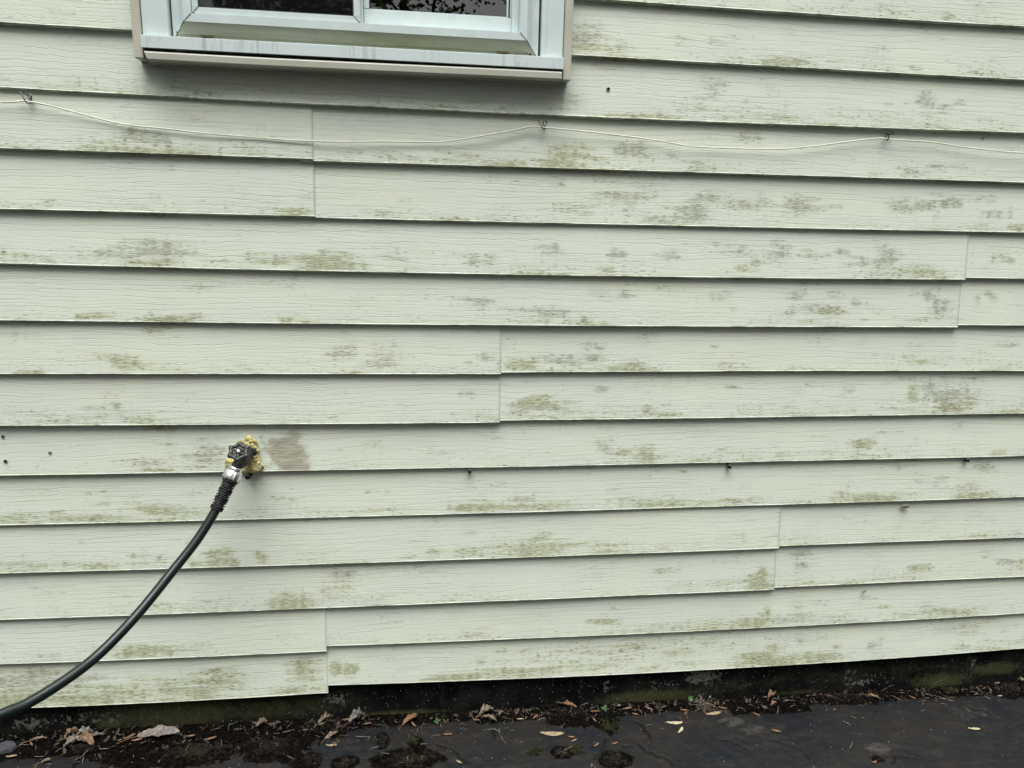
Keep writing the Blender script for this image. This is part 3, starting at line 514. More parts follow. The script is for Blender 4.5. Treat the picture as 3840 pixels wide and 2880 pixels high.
# ------------------------------------------------------------------ ground
def ground():
    xd = np.concatenate([[-80, -40, -20, -10, -5, -3, -2.2, -1.7], np.arange(-1.35, 2.35, .0065), [2.7, 3.2, 4, 6, 10, 20, 40, 80]])
    yd = np.concatenate([[80, 40, 15, 5, 2, .5, .12], np.arange(.05, -.46, -.0065), [-.6, -.9, -1.4, -2.2, -3.5, -6, -10, -20, -40, -80]])
    XX, YY = np.meshgrid(xd, yd); Z = .005-.0143*np.clip(XX, -3, 4)
    dn = np.zeros_like(Z); crack = np.zeros_like(Z); soil = np.zeros_like(Z); pale = np.zeros_like(Z)
    near = (XX > -1.4) & (XX < 2.36) & (YY > -.47) & (YY < .06)
    idx = np.argwhere(near)
    for i, j in idx:
        x, y = XX[i, j], YY[i, j]
        edge_ = -.028+.022*mnoise.noise(Vector((x*7, 1, 0)))+.010*mnoise.noise(Vector((x*31, 5, 0)))
        if x < -.15: edge_ -= .05*min(1, (-.15-x)/.4)
        if .9 < x < 1.15: edge_ -= .03
        s = 1/(1+math.exp(-(y-edge_)/.005))
        rough = mnoise.noise(Vector((x*38, y*38, 2)))*.0010+mnoise.noise(Vector((x*110, y*110, 4)))*.0006
        lump = (mnoise.noise(Vector((x*55, y*55, 7)))*.5+mnoise.noise(Vector((x*130, y*130, 9)))*.5)
        dn[i, j] = rough*(1-s)+s*(lump*.0065-.006)
        soil[i, j] = s
    def crk(pts, wd):
        P = [atg(*T(tx, 3, x, y)) for tx, x, y in pts]
        P2 = []
        for a, b in zip(P, P[1:]):
            for k in range(6): q = a.lerp(b, k/6); P2.append((q.x+.006*mnoise.noise(q*60), q.y+.006*mnoise.noise(q*60+Vector((9, 9, 9)))))
        for (ax, ay), (bx, by) in zip(P2, P2[1:]):
            vx, vy = bx-ax, by-ay; L2 = vx*vx+vy*vy+1e-12; t = np.clip(((XX-ax)*vx+(YY-ay)*vy)/L2, 0, 1)
            d = np.hypot(XX-ax-t*vx, YY-ay-t*vy); np.maximum(crack, np.exp(-(d/wd)**2), out=crack)
    crk([(2, 1040, 1250), (2, 1110, 1280), (2, 1160, 1340), (2, 1205, 1400)], .004)
    crk([(2, 1090, 1440), (2, 1150, 1510), (2, 1250, 1550), (2, 1330, 1570), (2, 1390, 1640)], .0035)
    crk([(2, 820, 1400), (2, 780, 1500), (2, 690, 1590)], .004); crk([(2, 960, 1470), (2, 1060, 1475)], .003)
    crk([(1, 2050, 1330), (1, 2080, 1420)], .003); crk([(3, 1000, 1560), (3, 1120, 1545), (3, 1250, 1575)], .003); crk([(3, 1120, 1545), (3, 1060, 1640)], .003)
    crk([(3, 0, 1420), (3, 150, 1440), (3, 300, 1500), (3, 380, 1600)], .0025); crk([(1, 1560, 1450), (1, 1700, 1500), (1, 1850, 1640)], .003); crk([(2, 1750, 1400), (2, 1900, 1430), (2, 2080, 1520)], .0025)
    crk([(3, 1700, 1130), (3, 1850, 1160), (3, 1920, 1190)], .0035); crk([(3, 2040, 1280), (3, 2150, 1350)], .003); crk([(0, 300, 1600), (0, 420, 1540)], .003)
    def spot(arr, tx, x, y, rx, ry, s):
        c = atg(*T(tx, 3, x, y)); a = atg(*T(tx, 3, x+rx, y)); b = atg(*T(tx, 3, x, y+ry))
        q = np.sqrt(((XX-c.x)/abs(a.x-c.x))**2+((YY-c.y)/max(.004, abs(b.y-c.y)))**2); np.maximum(arr, s*np.clip((1.3-q)/.6, 0, 1), out=arr)
    for e in ((0, 1500, 1530, 750, 130, 1), (0, 1300, 1450, 350, 60, 1), (1, 200, 1470, 330, 150, 1), (1, 550, 1370, 250, 60, .9), (1, 1090, 1420, 60, 90, 1), (1, 450, 1600, 130, 90, 1), (1, 760, 1620, 140, 70, 1), (1, 1300, 1590, 330, 110, 1), (1, 1380, 1440, 70, 60, .9), (2, 600, 1230, 350, 90, .9), (2, 830, 1290, 90, 90, .9), (2, 200, 1190, 220, 60, .9), (2, 1000, 1180, 250, 40, .6), (2, 430, 1530, 100, 60, .9), (2, 880, 1590, 160, 80, 1), (3, 700, 1060, 330, 60, 1), (3, 2080, 1000, 190, 70, 1), (3, 950, 1590, 60, 40, 1), (0, 250, 1380, 600, 50, .8)): spot(soil, *e)
    for e in ((2, 1900, 1250, 120, 60, .8), (2, 2100, 1330, 150, 50, .7), (3, 950, 1490, 120, 60, .8), (3, 1750, 1190, 180, 60, .6), (3, 400, 1250, 300, 60, .35), (3, 1200, 1560, 120, 20, .5), (1, 700, 1450, 300, 60, .3)): spot(pale, *e)
    lumps = np.zeros_like(Z)
    for i, j in idx: lumps[i, j] = .5+.5*mnoise.noise(Vector((XX[i, j]*75, YY[i, j]*75, 17)))
    Z = Z+dn-crack*.005+np.where(near, soil*lumps*.005, 0)
    Z[YY > .03] -= .0
    n, nx = XX.shape; co = np.stack([XX.ravel(), YY.ravel(), Z.ravel()], 1)
    i = np.arange(n-1)[:, None]*nx+np.arange(nx-1)[None, :]; f = np.stack([i, i+nx, i+nx+1, i+1], -1).reshape(-1, 4)
    me = bpy.data.meshes.new("ground"); me.from_pydata(co.tolist(), [], f.tolist()); me.update()
    for nm, arr in (('crack', crack), ('soil', soil), ('pale', pale)):
        a = me.attributes.new(nm, 'FLOAT', 'POINT'); a.data.foreach_set('value', arr.ravel().astype(np.float32))
    g = G("driveway_asphalt"); P0 = g.pos()
    n1 = g.noise(P0, 4.5, 4., .6); n2 = g.noise(P0, 180., 3., .6); n3 = g.noise(g.pos((30, 60, 30)), 1., 5., .65)
    col = g.mix(g.ramp(n1, .4, .62), (.0034, .0047, .0072), (.0102, .0090, .0086))
    col = g.mix(g.ramp(n3, .45, .75, 0., .5), col, (.024, .024, .025)); fg = g.noise(P0, 520., 2., .6); col = g.mix(g.ramp(fg, .55, .72, 0., .55), col, (.036, .036, .036)); col = g.mix(g.ramp(g.noise(g.pos((14, 30, 14)), 1., 4., .6), .5, .68, 0., .6), col, (.022, .018, .015))
    pl = g.ramp(g.math('ADD', g.math('MULTIPLY', g.attr('pale'), .5), n3), .72, 1.)
    col = g.mix(g.math('MULTIPLY', pl, .65), col, (.055, .052, .048))
    n4 = g.noise(P0, 90., 4., .65)
    sm = g.ramp(g.math('ADD', g.attr('soil'), g.math('ADD', g.math('MULTIPLY', g.math('SUBTRACT', n4, .5), .9), g.math('MULTIPLY', g.math('SUBTRACT', g.noise(P0, 32., 4., .6), .5), 1.9))), .4, .65)
    col = g.mix(sm, col, g.mix(g.ramp(n4, .4, .7), (.0012, .0011, .001), (.0085, .0065, .0045)))
    col = g.mix(g.ramp(g.attr('crack'), .15, .6), col, (.001, .001, .001))
    vo = g.t.nodes.new('ShaderNodeTexVoronoi'); vo.inputs['Scale'].default_value = 95.; g.t.links.new(P0, vo.inputs['Vector'])
    sc = g.t.nodes.new('ShaderNodeSeparateColor'); g.t.links.new(vo.outputs['Color'], sc.inputs[0])
    sp = g.math('MULTIPLY', g.ramp(vo.outputs['Distance'], .09, .15, 1., 0.), g.math('GREATER_THAN', sc.outputs[0], .93))
    col = g.mix(g.math('MULTIPLY', sp, .8), col, (.30, .30, .28))
    hh = g.math('ADD', g.math('ADD', n2, fg), g.math('MULTIPLY', n3, .8))
    m_ = g.set(Base_Color=col, Roughness=g.ramp(sm, 0., 1., .62, .95), Specular_IOR_Level=g.ramp(sm, 0., 1., .22, .03), Normal=g.bump(hh, .7, .0022))
    tag(link("driveway", me, m_), kind='structure')
ground()
# ------------------------------------------------------------------ cable and its wire hooks
CP = [(0, 0, x, y) for x, y in ((0, 885), (150, 872), (270, 880), (480, 925), (800, 1010), (1080, 1075), (1500, 1120), (1800, 1155), (2212, 1187))]
CP += [(1, 0, x, y) for x, y in ((330, 1213), (750, 1225), (1100, 1222), (1500, 1228), (1700, 1215), (1950, 1175), (2212, 1128))]
CP += [(2, 0, x, y) for x, y in ((170, 1093), (260, 1100), (560, 1128), (850, 1160), (1200, 1205), (1400, 1240), (1550, 1265), (1800, 1278), (2212, 1288))]
CP += [(3, 0, x, y) for x, y in ((200, 1282), (500, 1250), (800, 1210), (980, 1195), (1050, 1203), (1400, 1228), (1700, 1272), (1950, 1300), (2212, 1322))]
pts = [at(*T(*c), -.004+.0015*math.sin(i*1.7)) for i, c in enumerate(CP)]
pts = [Vector((XL, pts[0].y, pts[0].z-.01))]+[Vector((-1.3, pts[0].y, pts[0].z-.03))]+pts+[Vector((2.1, -.004, pts[-1].z-.01)), Vector((XR, -.004, pts[-1].z))]
cable = tube("cable", catmull(pts, 8), .0016, simple("cream_cable", (.66, .65, .53), .45, var=.06, sc=30), None, 10)
tag(cable, "thin cream cable drooping across the siding below the window, held by three hooks", "cable")
M_HOOK = simple("hook_zinc", (.16, .17, .18), .45, metal=.7, var=.3, sc=200); M_HOOKB = simple("hook_black", (.015, .015, .014), .5, metal=.3)
def hook(scr, pts_, r, mat, label):
    t = empty("cable_hook", at(*pts_[0][0][:2], .0))
    tag(t, label, "hook", "wire hooks holding the cable")
    for nm, P in zip(("wire", "fastener"), pts_):
        Q = [at(x, y, Y) for x, y, Y in P]; o = tube(nm, catmull(Q, 8), r if nm == "wire" else r*1.25, mat, t, 10)
    return t
S1 = lambda x, y, Y: (60+x/18.43, 320+y/18.43, Y)
hook(0, ([S1(300, 440, -.012), S1(450, 750, -.013), S1(650, 1080, -.012), S1(830, 1270, -.009), S1(960, 1250, -.003), S1(920, 1050, .001), S1(860, 850, .003)], [S1(640, 460, .006), S1(850, 590, .0), S1(1030, 660, -.003), S1(1060, 850, -.003), S1(1040, 1000, .002), S1(960, 900, .006)]), .0013, M_HOOK, "grey bent wire hook holding the cable left of the window")
S2 = lambda x, y, Y: (1920+x/2.304, y/2.304, Y)
hook(0, ([S2(225, 1030, -.013), S2(240, 1065, -.013), S2(258, 1095, -.011), S2(275, 1115, -.008), S2(284, 1105, -.002), S2(275, 1080, .002)], [S2(300, 1068, .004), S2(285, 1042, -.002), S2(270, 1050, -.004), S2(272, 1080, .0), S2(290, 1085, .006)]), .0013, M_HOOK, "grey bent wire hook holding the cable below the window's right end")
S3 = lambda x, y, Y: (3300+x/23.7, 470+y/23.7, Y)
hook(0, ([S3(590, 400, .004), S3(650, 620, -.006), S3(730, 850, -.009), S3(770, 1100, -.010), S3(640, 1320, -.006), S3(560, 1240, -.002), S3(520, 1050, .002), S3(600, 700, .004)], [S3(800, 800, -.004), S3(900, 780, -.003), S3(1080, 730, .0), S3(1250, 690, .003)]), .0014, M_HOOKB, "black wire hook holding the cable at the far right end of the wall")

# ------------------------------------------------------------------ hex screws just under the lips
M_SCR = simple("black_screw", (.008, .008, .009), .45, metal=.2); M_TAB = simple("clip_tab", (.09, .09, .09), .6, metal=.3)
def screw(px, py, label, r=.0044):
    c = at(px, py, -.004); t = empty("hex_screw", c); tag(t, label, "screw", "black hex screws under a siding lip")
    bm = bmesh.new(); seg = 6; lathe(bm, [(r*.9, -.010), (r, -.002), (r, .002), (r*.8, .0035)], c, (0, -1, .12), 6); bm_obj("head", bm, M_SCR, t)
    bm = bmesh.new(); box(bm, c.x-r*.9, c.x+r*1.1, c.y-.003, .012, c.z+r*.85, c.z+r*1.45, .0004); bm_obj("washer_tab", bm, M_TAB, t)
screw(1761.5, 1770, "black hex screw under a lip, left of the middle of the wall")
screw(2737, 1753, "black hex screw under a lip, middle one right of the hose")
screw(3629, 1729, "black hex screw under a lip, rightmost one near the picture edge")
# dark pipe stub by the tap
c = at(929, 1789, -.010); bm = bmesh.new(); lathe(bm, [(.0055, -.02), (.0055, .004), (.0040, .004), (.0038, -.004)], c, (-.15, -1, -.1), 20)
tag(bm_obj("pipe_stub", bm, M_SCR, None, True), "short black round stub poking out under the foam beside the tap", "pipe")

# ------------------------------------------------------------------ faucet
WC = at(894.6, 1694, -.105); nrm = Vector((.06, -math.cos(math.radians(46)), math.sin(math.radians(46)))).normalized()
fau = empty("garden_tap", at(905, 1720, 0)); tag(fau, "dark metal garden tap with a black lobed handwheel set in yellow foam", "tap")
g = G("aged_bronze"); P0 = g.pos(); nn = g.noise(P0, 120., 4., .6)
M_TAP = g.set(Base_Color=g.mix(g.ramp(nn, .4, .7), (.018, .018, .018), (.055, .052, .046)), Roughness=.6, Metallic=.25, Normal=g.bump(nn, .5, .0006))
g = G("wheel_enamel"); P0 = g.pos(); nn = g.noise(P0, 90., 4., .6)
M_WHL = g.set(Base_Color=g.mix(g.ramp(nn, .45, .7), (.020, .022, .025), (.040, .043, .048)), Roughness=.42, Normal=g.bump(nn, .3, .0004))
U = (Vector((1, 0, 0))-nrm*nrm.x).normalized(); Vv = nrm.cross(U)
def wp(r, a, h=0): return WC+(U*math.cos(a)+Vv*math.sin(a))*r+nrm*h
Pr = []; vsb, fsb = [], []
nR = 96
for i in range(nR):
    a = 2*math.pi*i/nR; lobe = math.cos(6*(a-math.pi/2)); Pr.append((a, .0186+.0022*lobe, .0049+.0014*max(0, lobe)))
vsw, fsw = [], []
for i, (a, r, tr_) in enumerate(Pr):
    C0 = wp(r, a); rad = (U*math.cos(a)+Vv*math.sin(a))
    for k in range(12):
        t = 2*math.pi*k/12; vsw.append(C0+rad*(tr_*math.cos(t))+nrm*(tr_*.95*math.sin(t)))
for i in range(nR):
    for k in range(12): fsw.append((i*12+k, i*12+(k+1) % 12, ((i+1) % nR)*12+(k+1) % 12, ((i+1) % nR)*12+k))
for s in range(6):
    a = math.pi/2+s*math.pi/3; P = [wp(.002+.018*t, a, -.001*math.sin(t*3.1)) for t in (0, .25, .5, .75, 1)]
    v_, f_ = tube_geo(P, lambda s_, i, t: .0029-.0005*math.sin(i*.8), 10); o_ = len(vsw); vsw += v_; fsw += [tuple(q+o_ for q in f) for f in f_]
me = mesh(vsw, fsw); bm = bmesh.new(); bm.from_mesh(me)
lathe(bm, [(.0062, -.006), (.0070, -.002), (.0066, .0022), (.005, .0032)], WC, nrm, 24); bm.to_mesh(me); bm.free()
whl = link("handwheel", me, M_WHL, fau)
bm = bmesh.new(); lathe(bm, [(.0040, .003), (.0040, .0052), (.0034, .0060)], WC, nrm, 20, lambda t, h: 1.0); sc_ = bm_obj("wheel_screw", bm, simple("bright_steel", (.35, .35, .34), .45, metal=.9), whl)
bm = bmesh.new(); box(bm, -.0034, .0034, -.0006, .0006, -.0005, .0006); bmesh.ops.transform(bm, matrix=Matrix.Translation(WC+nrm*.0061) @ Matrix((U, Vv, nrm)).transposed().to_4x4() @ Matrix.Rotation(.5, 4, 'Z'), verts=bm.verts); bm_obj("screw_slot", bm, M_BLACK, whl)
B0 = WC-nrm*.052                            # valve body centre
bm = bmesh.new(); lathe(bm, [(.0045, .010), (.0045, .022), (.008, .0225), (.0095, .027), (.0125, .028), (.0125, .037), (.0105, .0385), (.0115, .046), (.0145, .050), (.0135, .058)], WC, -nrm, 28, None)
bm_obj("bonnet", bm, M_TAP, fau, True)
CT = at(886, 1752, -.098); CB = at(868, 1793, -.104); ad = (CB-CT).normalized()
tube("body", catmull([Vector((B0.x+.004, .02, B0.z+.006)), Vector((B0.x+.003, -.03, B0.z+.004)), B0, B0.lerp(CT, .5)+Vector((0, -.006, .004)), CT+ad*.004], 8),
     lambda s, i, t: .0125+.003*math.exp(-((s-.085)/.018)**2)-.0006*math.cos(6*t)*(1 if s < .05 else 0), M_TAP, fau, 24)
bm = bmesh.new(); lathe(bm, [(.020, 0), (.0205, .003), (.016, .006), (.013, .010)], Vector((B0.x+.004, -.006, B0.z+.006)), (0, -1, 0), 28); bm_obj("flange", bm, M_TAP, fau, True)
M_CHR = simple("nickel_plate", (.92, .93, .92), .28, metal=1.)

# hose: coupling, ribbed strain relief, hose
hose = empty("garden_hose", CT); tag(hose, "dark green garden hose hanging from the tap with a silver coupling and black ribbed sleeve", "hose")
rib = lambda t, h: 1+.045*(1 if (math.sin(t*14) > .2) else 0)*(1 if h > .009 else 0)
bm = bmesh.new(); lathe(bm, [(.0145, -.001), (.0160, .0), (.0163, .0065), (.0158, .0075), (.0176, .0085), (.0192, .010), (.0212, .026), (.0210, .030), (.0160, .0302)], CT, ad, 112, rib); bm_obj("coupling", bm, M_CHR, hose, True)
HP = [CT+ad*.026, at(810, 1911, -.135), at(741, 2022, -.170), at(652, 2136, -.213), at(517, 2302, -.285), at(384, 2441, -.350), at(268, 2534, -.405), at(112, 2633, -.465), at(0, 2681, -.50)]
d_ = HP[-1]-HP[-2]; dn_ = d_.normalized(); HP += [HP[-1]+dn_*.13, HP[-1]+dn_*.26+Vector((-.01, 0, .015)), Vector((HP[-1].x-.45, HP[-1].y-.2, .022)), Vector((HP[-1].x-.8, HP[-1].y-.35, .022)), Vector((HP[-1].x-1.1, HP[-1].y-.8, .022))]
HC = catmull(HP, 40)
Ls = [0]
for a, b in zip(HC, HC[1:]): Ls.append(Ls[-1]+(b-a).length)
SL = .083
def resample(P, Ls, s0, s1, step):
    out = []; s = s0
    while s <= s1:
        k = int(np.searchsorted(Ls, s)); k = max(1, min(k, len(P)-1)); t = (s-Ls[k-1])/max(1e-9, Ls[k]-Ls[k-1]); out.append(P[k-1].lerp(P[k], t)); s += step
    return out
def sleeve_r(s, i, t):
    base = .0168-.0018*min(1, s/SL); k = (s/SL*15) % 1.0; row = int(s/SL*15)
    if s < .012: return .0182 if s > .002 else .0170
    br = (math.cos(2*t+row*math.pi/2) > .80)
    return base if (k < .58 or br) else base-.0042
tube("strain_relief", resample(HC, Ls, 0, SL, .0006), sleeve_r, simple("black_rubber", (.0055, .0055, .006), .6, bump=.0003, sc=200), hose, 48)
g = G("hose_vinyl"); P0 = g.pos(); uvh = g.attr('hose_s'); tt = g.attr('hose_t')
sp = g.math('SINE', g.math('ADD', g.math('MULTIPLY', uvh, 1300.), tt)); sp2 = g.math('SINE', g.math('SUBTRACT', g.math('MULTIPLY', uvh, 1300.), tt))
hh = g.math('ADD', sp, sp2); dirt = g.noise(P0, 30., 4.)
M_HOSE = g.set(Base_Color=g.mix(g.ramp(hh, -1.6, 1.6, 0., 1.), (.0022, .0068, .0056), (.0055, .014, .012)), Roughness=g.ramp(dirt, .3, .7, .30, .42), Specular_IOR_Level=.45, Normal=g.bump(hh, .1, .0004))
HPs = resample(HC, Ls, SL-.006, Ls[-1], .003); ho = tube("hose_body", HPs, .0106, M_HOSE, hose, 32)
a = ho.data.attributes.new('hose_s', 'FLOAT', 'POINT'); n = len(HPs); arr = np.repeat(np.arange(n)*.003, 32); a.data.foreach_set('value', arr.astype(np.float32))
a = ho.data.attributes.new('hose_t', 'FLOAT', 'POINT'); arr = np.tile(np.abs(np.arange(32)-16)/32*2*math.pi*6, n); a.data.foreach_set('value', arr.astype(np.float32))

# ------------------------------------------------------------------ spray foam
Sf = lambda x, y, Y: at(780+x/7.9, 1620+y/7.9, Y)
foam = []
def blob(x, y, r, Y): foam.append((Sf(x, y, Y), r))
rr = random.Random(3)
poly = [(860, 340), (1010, 300), (1110, 220), (1190, 160), (1290, 190), (1400, 300), (1450, 420), (1450, 520), (1420, 640), (1500, 720), (1560, 880), (1600, 1000), (1560, 1100), (1440, 1190), (1300, 1150), (1120, 1180), (1040, 1220), (1030, 1120), (1100, 1060), (1150, 1000), (1230, 860), (1230, 700), (1200, 560), (1000, 470), (850, 380)]
def inside(x, y, P):
    c = False; j = len(P)-1
    for i in range(len(P)):
        if (P[i][1] > y) != (P[j][1] > y) and x < (P[j][0]-P[i][0])*(y-P[i][1])/(P[j][1]-P[i][1])+P[i][0]: c = not c
        j = i
    return c
cnt = 0
while cnt < 330:
    x, y = rr.uniform(800, 1620), rr.uniform(140, 1240)
    if inside(x, y, poly): blob(x, y, rr.choice((.0018, .0026, .0038, .0055)), rr.uniform(-.009, .002)); cnt += 1
for x, y in ((560, 900), (600, 940), (640, 880), (620, 990), (700, 900), (720, 960), (660, 960), (590, 860), (740, 880)): blob(x, y, rr.uniform(.0045, .0075), -.006)
for i in range(60): blob(rr.uniform(700, 1230), rr.uniform(420, 1000), rr.uniform(.004, .007), rr.uniform(0, .006))
for i in range(40): blob(1330+rr.gauss(0, 30), 400+i*17, .0062, -.006)   # the long smooth bead down the right
bm = bmesh.new()
for c, r in foam: bmesh.ops.create_icosphere(bm, subdivisions=2, radius=r, matrix=Matrix.Translation(c) @ Matrix.Diagonal((rr.uniform(.9, 1.6), rr.uniform(.6, .9), rr.uniform(.8, 1.3), 1)))
g = G("aged_foam"); P0 = g.pos(); nn = g.noise(P0, 70., 4., .6); n2 = g.noise(P0, 260., 3., .6)
c = g.mix(g.ramp(nn, .35, .65), (.36, .31, .11), (.56, .50, .235)); c = g.mix(g.ramp(n2, .50, .66, 0., .85), c, (.10, .085, .03)); c = g.mix(g.ramp(g.noise(P0, 160., 2.), .62, .7, 0., .5), c, (.75, .70, .50))
M_FOAM = g.set(Base_Color=c, Roughness=.7, Normal=g.bump(n2, .8, .001))
fo = bm_obj("spray_foam", bm, M_FOAM, None, True); tag(fo, "crusty yellow expanding foam oozing out of the wall around the tap", "foam")
md = fo.modifiers.new("r", 'REMESH'); md.mode = 'VOXEL'; md.voxel_size = .0009; md.use_smooth_shade = True
tx_ = bpy.data.textures.new("foam", 'CLOUDS'); tx_.noise_scale = .0028
md = fo.modifiers.new("d", 'DISPLACE'); md.texture = tx_; md.strength = .0020; md.texture_coords = 'GLOBAL'
# black cobwebbed gap between body and foam
bm = bmesh.new()
for i in range(40):
    p = Sf(rr.uniform(1150, 1290), rr.uniform(480, 1060), rr.uniform(-.016, -.008)); q = p+Vector((rr.gauss(0, .010), rr.gauss(-.006, .006), rr.gauss(0, .010)))
    v_, f_ = tube_geo([p, p.lerp(q, .5)+Vector((0, 0, -.001)), q], .00018, 5); V2 = [bm.verts.new(v) for v in v_]
    for f in f_: bm.faces.new([V2[k] for k in f])
tag(bm_obj("cobweb", bm, simple("cobweb_threads", (.35, .35, .33), .8)), "tangle of grey cobweb threads between tap and yellow foam", "cobweb", kind='stuff')

# ------------------------------------------------------------------ litter on the ground
def leaf_mat(name, a, b, rough=.7):
    g = G(name); P0 = g.pos(); n = g.noise(P0, 130., 4., .6); n2 = g.noise(g.pos((1, 1, 1)), 500., 2.)
    return g.set(Base_Color=g.mix(g.ramp(n, .35, .68), a, b), Roughness=rough, Normal=g.bump(n2, .4, .0005), Specular_IOR_Level=.3)
ML = {'o': leaf_mat("seed_orange", (.13, .068, .036), (.22, .13, .075)), 't': leaf_mat("seed_tan", (.20, .155, .09), (.32, .26, .17)), 'p': leaf_mat("seed_pale", (.34, .29, .18), (.46, .41, .29)),
      'd': leaf_mat("leaf_dull", (.10, .075, .055), (.20, .16, .12)), 'g': leaf_mat("leaf_grey", (.10, .09, .078), (.21, .19, .165)), 'b': leaf_mat("leaf_brown", (.11, .07, .04), (.20, .13, .08))}
def gpt(tx, x, y, h=0.): return atg(*T(tx, 3, x, y), h)
def seed(tx, x, y, ln, ang, mat, label, kind='seed', wid=.30, curl=.15, hh=.004):
    c = gpt(tx, x, y, .0015); L = ln*.000315; A = math.radians(ang)
    t = empty("maple_seed", c); tag(t, label, "seed", "winged maple seeds on the asphalt")
    vs_, fs = [], []; n = 14; m = 5; rs = random.Random(int(x*7+y))
    for i in range(n+1):
        u = i/n; w_ = L*wid*(math.sin(math.pi*min(1, u*.80+.20))**.6)*(.42+.58*min(1, u*2.2))*(1 if u < 1 else .1)
        cen = -.09*L*math.sin(u*math.pi)
        for j in range(m+1):
            v = j/m-.5; z = hh*(.35+curl*8*(v*v))*(math.sin(u*math.pi)*.6+.4)+rs.uniform(-.0002, .0002)
            X, Y = (u-.5)*L, cen+v*w_
            vs_.append(c+Vector((X*math.cos(A)-Y*math.sin(A), X*math.sin(A)+Y*math.cos(A), z)))
    for i in range(n):
        for j in range(m): q = i*(m+1)+j; fs.append((q, q+1, q+m+2, q+m+1))
    o = link("wing", mesh(vs_, fs), ML[mat], t); md = o.modifiers.new("s", 'SOLIDIFY'); md.thickness = .0004
    bm = bmesh.new(); bmesh.ops.create_icosphere(bm, subdivisions=2, radius=1, matrix=Matrix.Translation(c+Vector((-.46*L*math.cos(A), -.46*L*math.sin(A), .0018))) @ Matrix.Rotation(A, 4, 'Z') @ Matrix.Diagonal((L*.11, L*.07, .0018, 1)))
    bm_obj("seed_nut", bm, ML[mat], t, True)
def curled_leaf(tx, x, y, ln, ang, mat, label, lobes=0, h=.018, wid=.55, name="dry_leaf", seed_=1):
    c = gpt(tx, x, y, .001); L = ln*.000315; A = math.radians(ang); rs = random.Random(seed_); t = empty(name, c); tag(t, label, "leaf", "dead leaves along the foundation")
    n, m = 22, 12; vs_, fs = [], []
    for i in range(n+1):
        u = i/n; w_ = L*wid*math.sin(math.pi*(u*.92+.04))**.8
        if lobes: w_ *= .72+.42*abs(math.sin(u*math.pi*lobes))*(.5+.5*u)+.06*math.sin(u*60)
        for j in range(m+1):
            v = j/m*2-1; roll_ = v*1.15
            X = (u-.5)*L; Y = w_*.5*math.sin(roll_)/1.0; Zz = h*(1-math.cos(roll_))*.9*(.4+.8*math.sin(u*3+rs.random()*0))+h*.55*mnoise.noise(Vector((u*6+seed_, v*3.5, seed_)))+h*.25*mnoise.noise(Vector((u*14+seed_, v*9, seed_)))+h*.35*math.sin(u*math.pi)+.001
            vs_.append(c+Vector((X*math.cos(A)-Y*math.sin(A), X*math.sin(A)+Y*math.cos(A), max(.0004, Zz))))
    for i in range(n):
        for j in range(m): q = i*(m+1)+j; fs.append((q, q+1, q+m+2, q+m+1))
    o = link("blade", mesh(vs_, fs), ML[mat], t); md = o.modifiers.new("s", 'SOLIDIFY'); md.thickness = .0005
    a = c+Vector((-.5*L*math.cos(A), -.5*L*math.sin(A), .003)); b = c+Vector((-.95*L*math.cos(A+.25), -.95*L*math.sin(A+.25), .003+h*.2))
    if b.y < .015: tube("stem", catmull([a, a.lerp(b, .5)+Vector((0, 0, .002)), b], 5), .0008, ML['b'], t, 6)
# big leaves
curled_leaf(0, 1370, 1372, 330, 5, 'g', "large pale grey maple leaf lying at the wall, left of the other leaves' middle", 3, .012, .42, seed_=2)
curled_leaf(0, 730, 1370, 130, 15, 'g', "grey curled leaf on top of the leftmost leaf pile", 0, .016, .5, seed_=3)
curled_leaf(0, 640, 1455, 150, 35, 'g', "pale upright leaf at the left side of the leftmost leaf pile", 0, .02, .4, seed_=4)
curled_leaf(0, 730, 1440, 200, -25, 'b', "tan folded leaf in front of the leftmost leaf pile", 2, .02, .45, seed_=5)
curled_leaf(0, 620, 1390, 110, 30, 'b', "rusty brown leaf at the back of the leftmost leaf pile", 0, .026, .35, seed_=6)
curled_leaf(0, 800, 1400, 170, 20, 'd', "narrow brown leaf pointing right from the leftmost leaf pile", 0, .010, .25, seed_=7)
curled_leaf(0, 400, 1610, 70, 20, 'd', "small curled leaf near the bottom edge below the hose", 0, .008, .5, seed_=8)
curled_leaf(0, 330, 1420, 130, 15, 'd', "thin bow-shaped dead leaf under the lower end of the hose", 0, .008, .2, seed_=9)
curled_leaf(1, 50, 1290, 100, 25, 'd', "dull brown leaf at the wall just right of the large pale maple leaf", 0, .015, .5, seed_=10)
curled_leaf(1, 600, 1260, 140, 35, 'd', "twisted dull leaf beside the pale round seed pod", 0, .022, .35, seed_=11)
curled_leaf(1, 870, 1250, 150, 30, 'g', "grey crumpled leaf standing between two orange seeds", 2, .028, .5, seed_=12)
curled_leaf(1, 650, 1390, 130, 40, 'd', "long shrivelled leaf above the orange stick-like seed", 0, .010, .35, seed_=13)
curled_leaf(1, 1330, 1255, 170, 40, 'o', "orange wrinkled leaf lying alone at the foot of the wall", 0, .014, .32, seed_=14)
curled_leaf(1, 1990, 1190, 150, 25, 'd', "drooping grey brown leaf in the cluster right of the green seedling", 0, .024, .5, seed_=15)
curled_leaf(1, 2020, 1240, 130, -30, 'd', "lowest strap-like leaf of the cluster right of the green seedling", 0, .012, .3, seed_=16)
curled_leaf(2, 455, 1120, 230, -22, 'o', "long rolled orange leaf against the wall in the middle", 0, .012, .22, seed_=17)
curled_leaf(3, 30, 1050, 110, 30, 'b', "brown gilled-looking leaf at the wall left of the dark rubble heap", 3, .022, .55, seed_=18)
curled_leaf(3, 50, 1110, 70, 20, 'o', "small orange leaf in front of the gilled-looking brown leaf", 0, .01, .55, seed_=19)
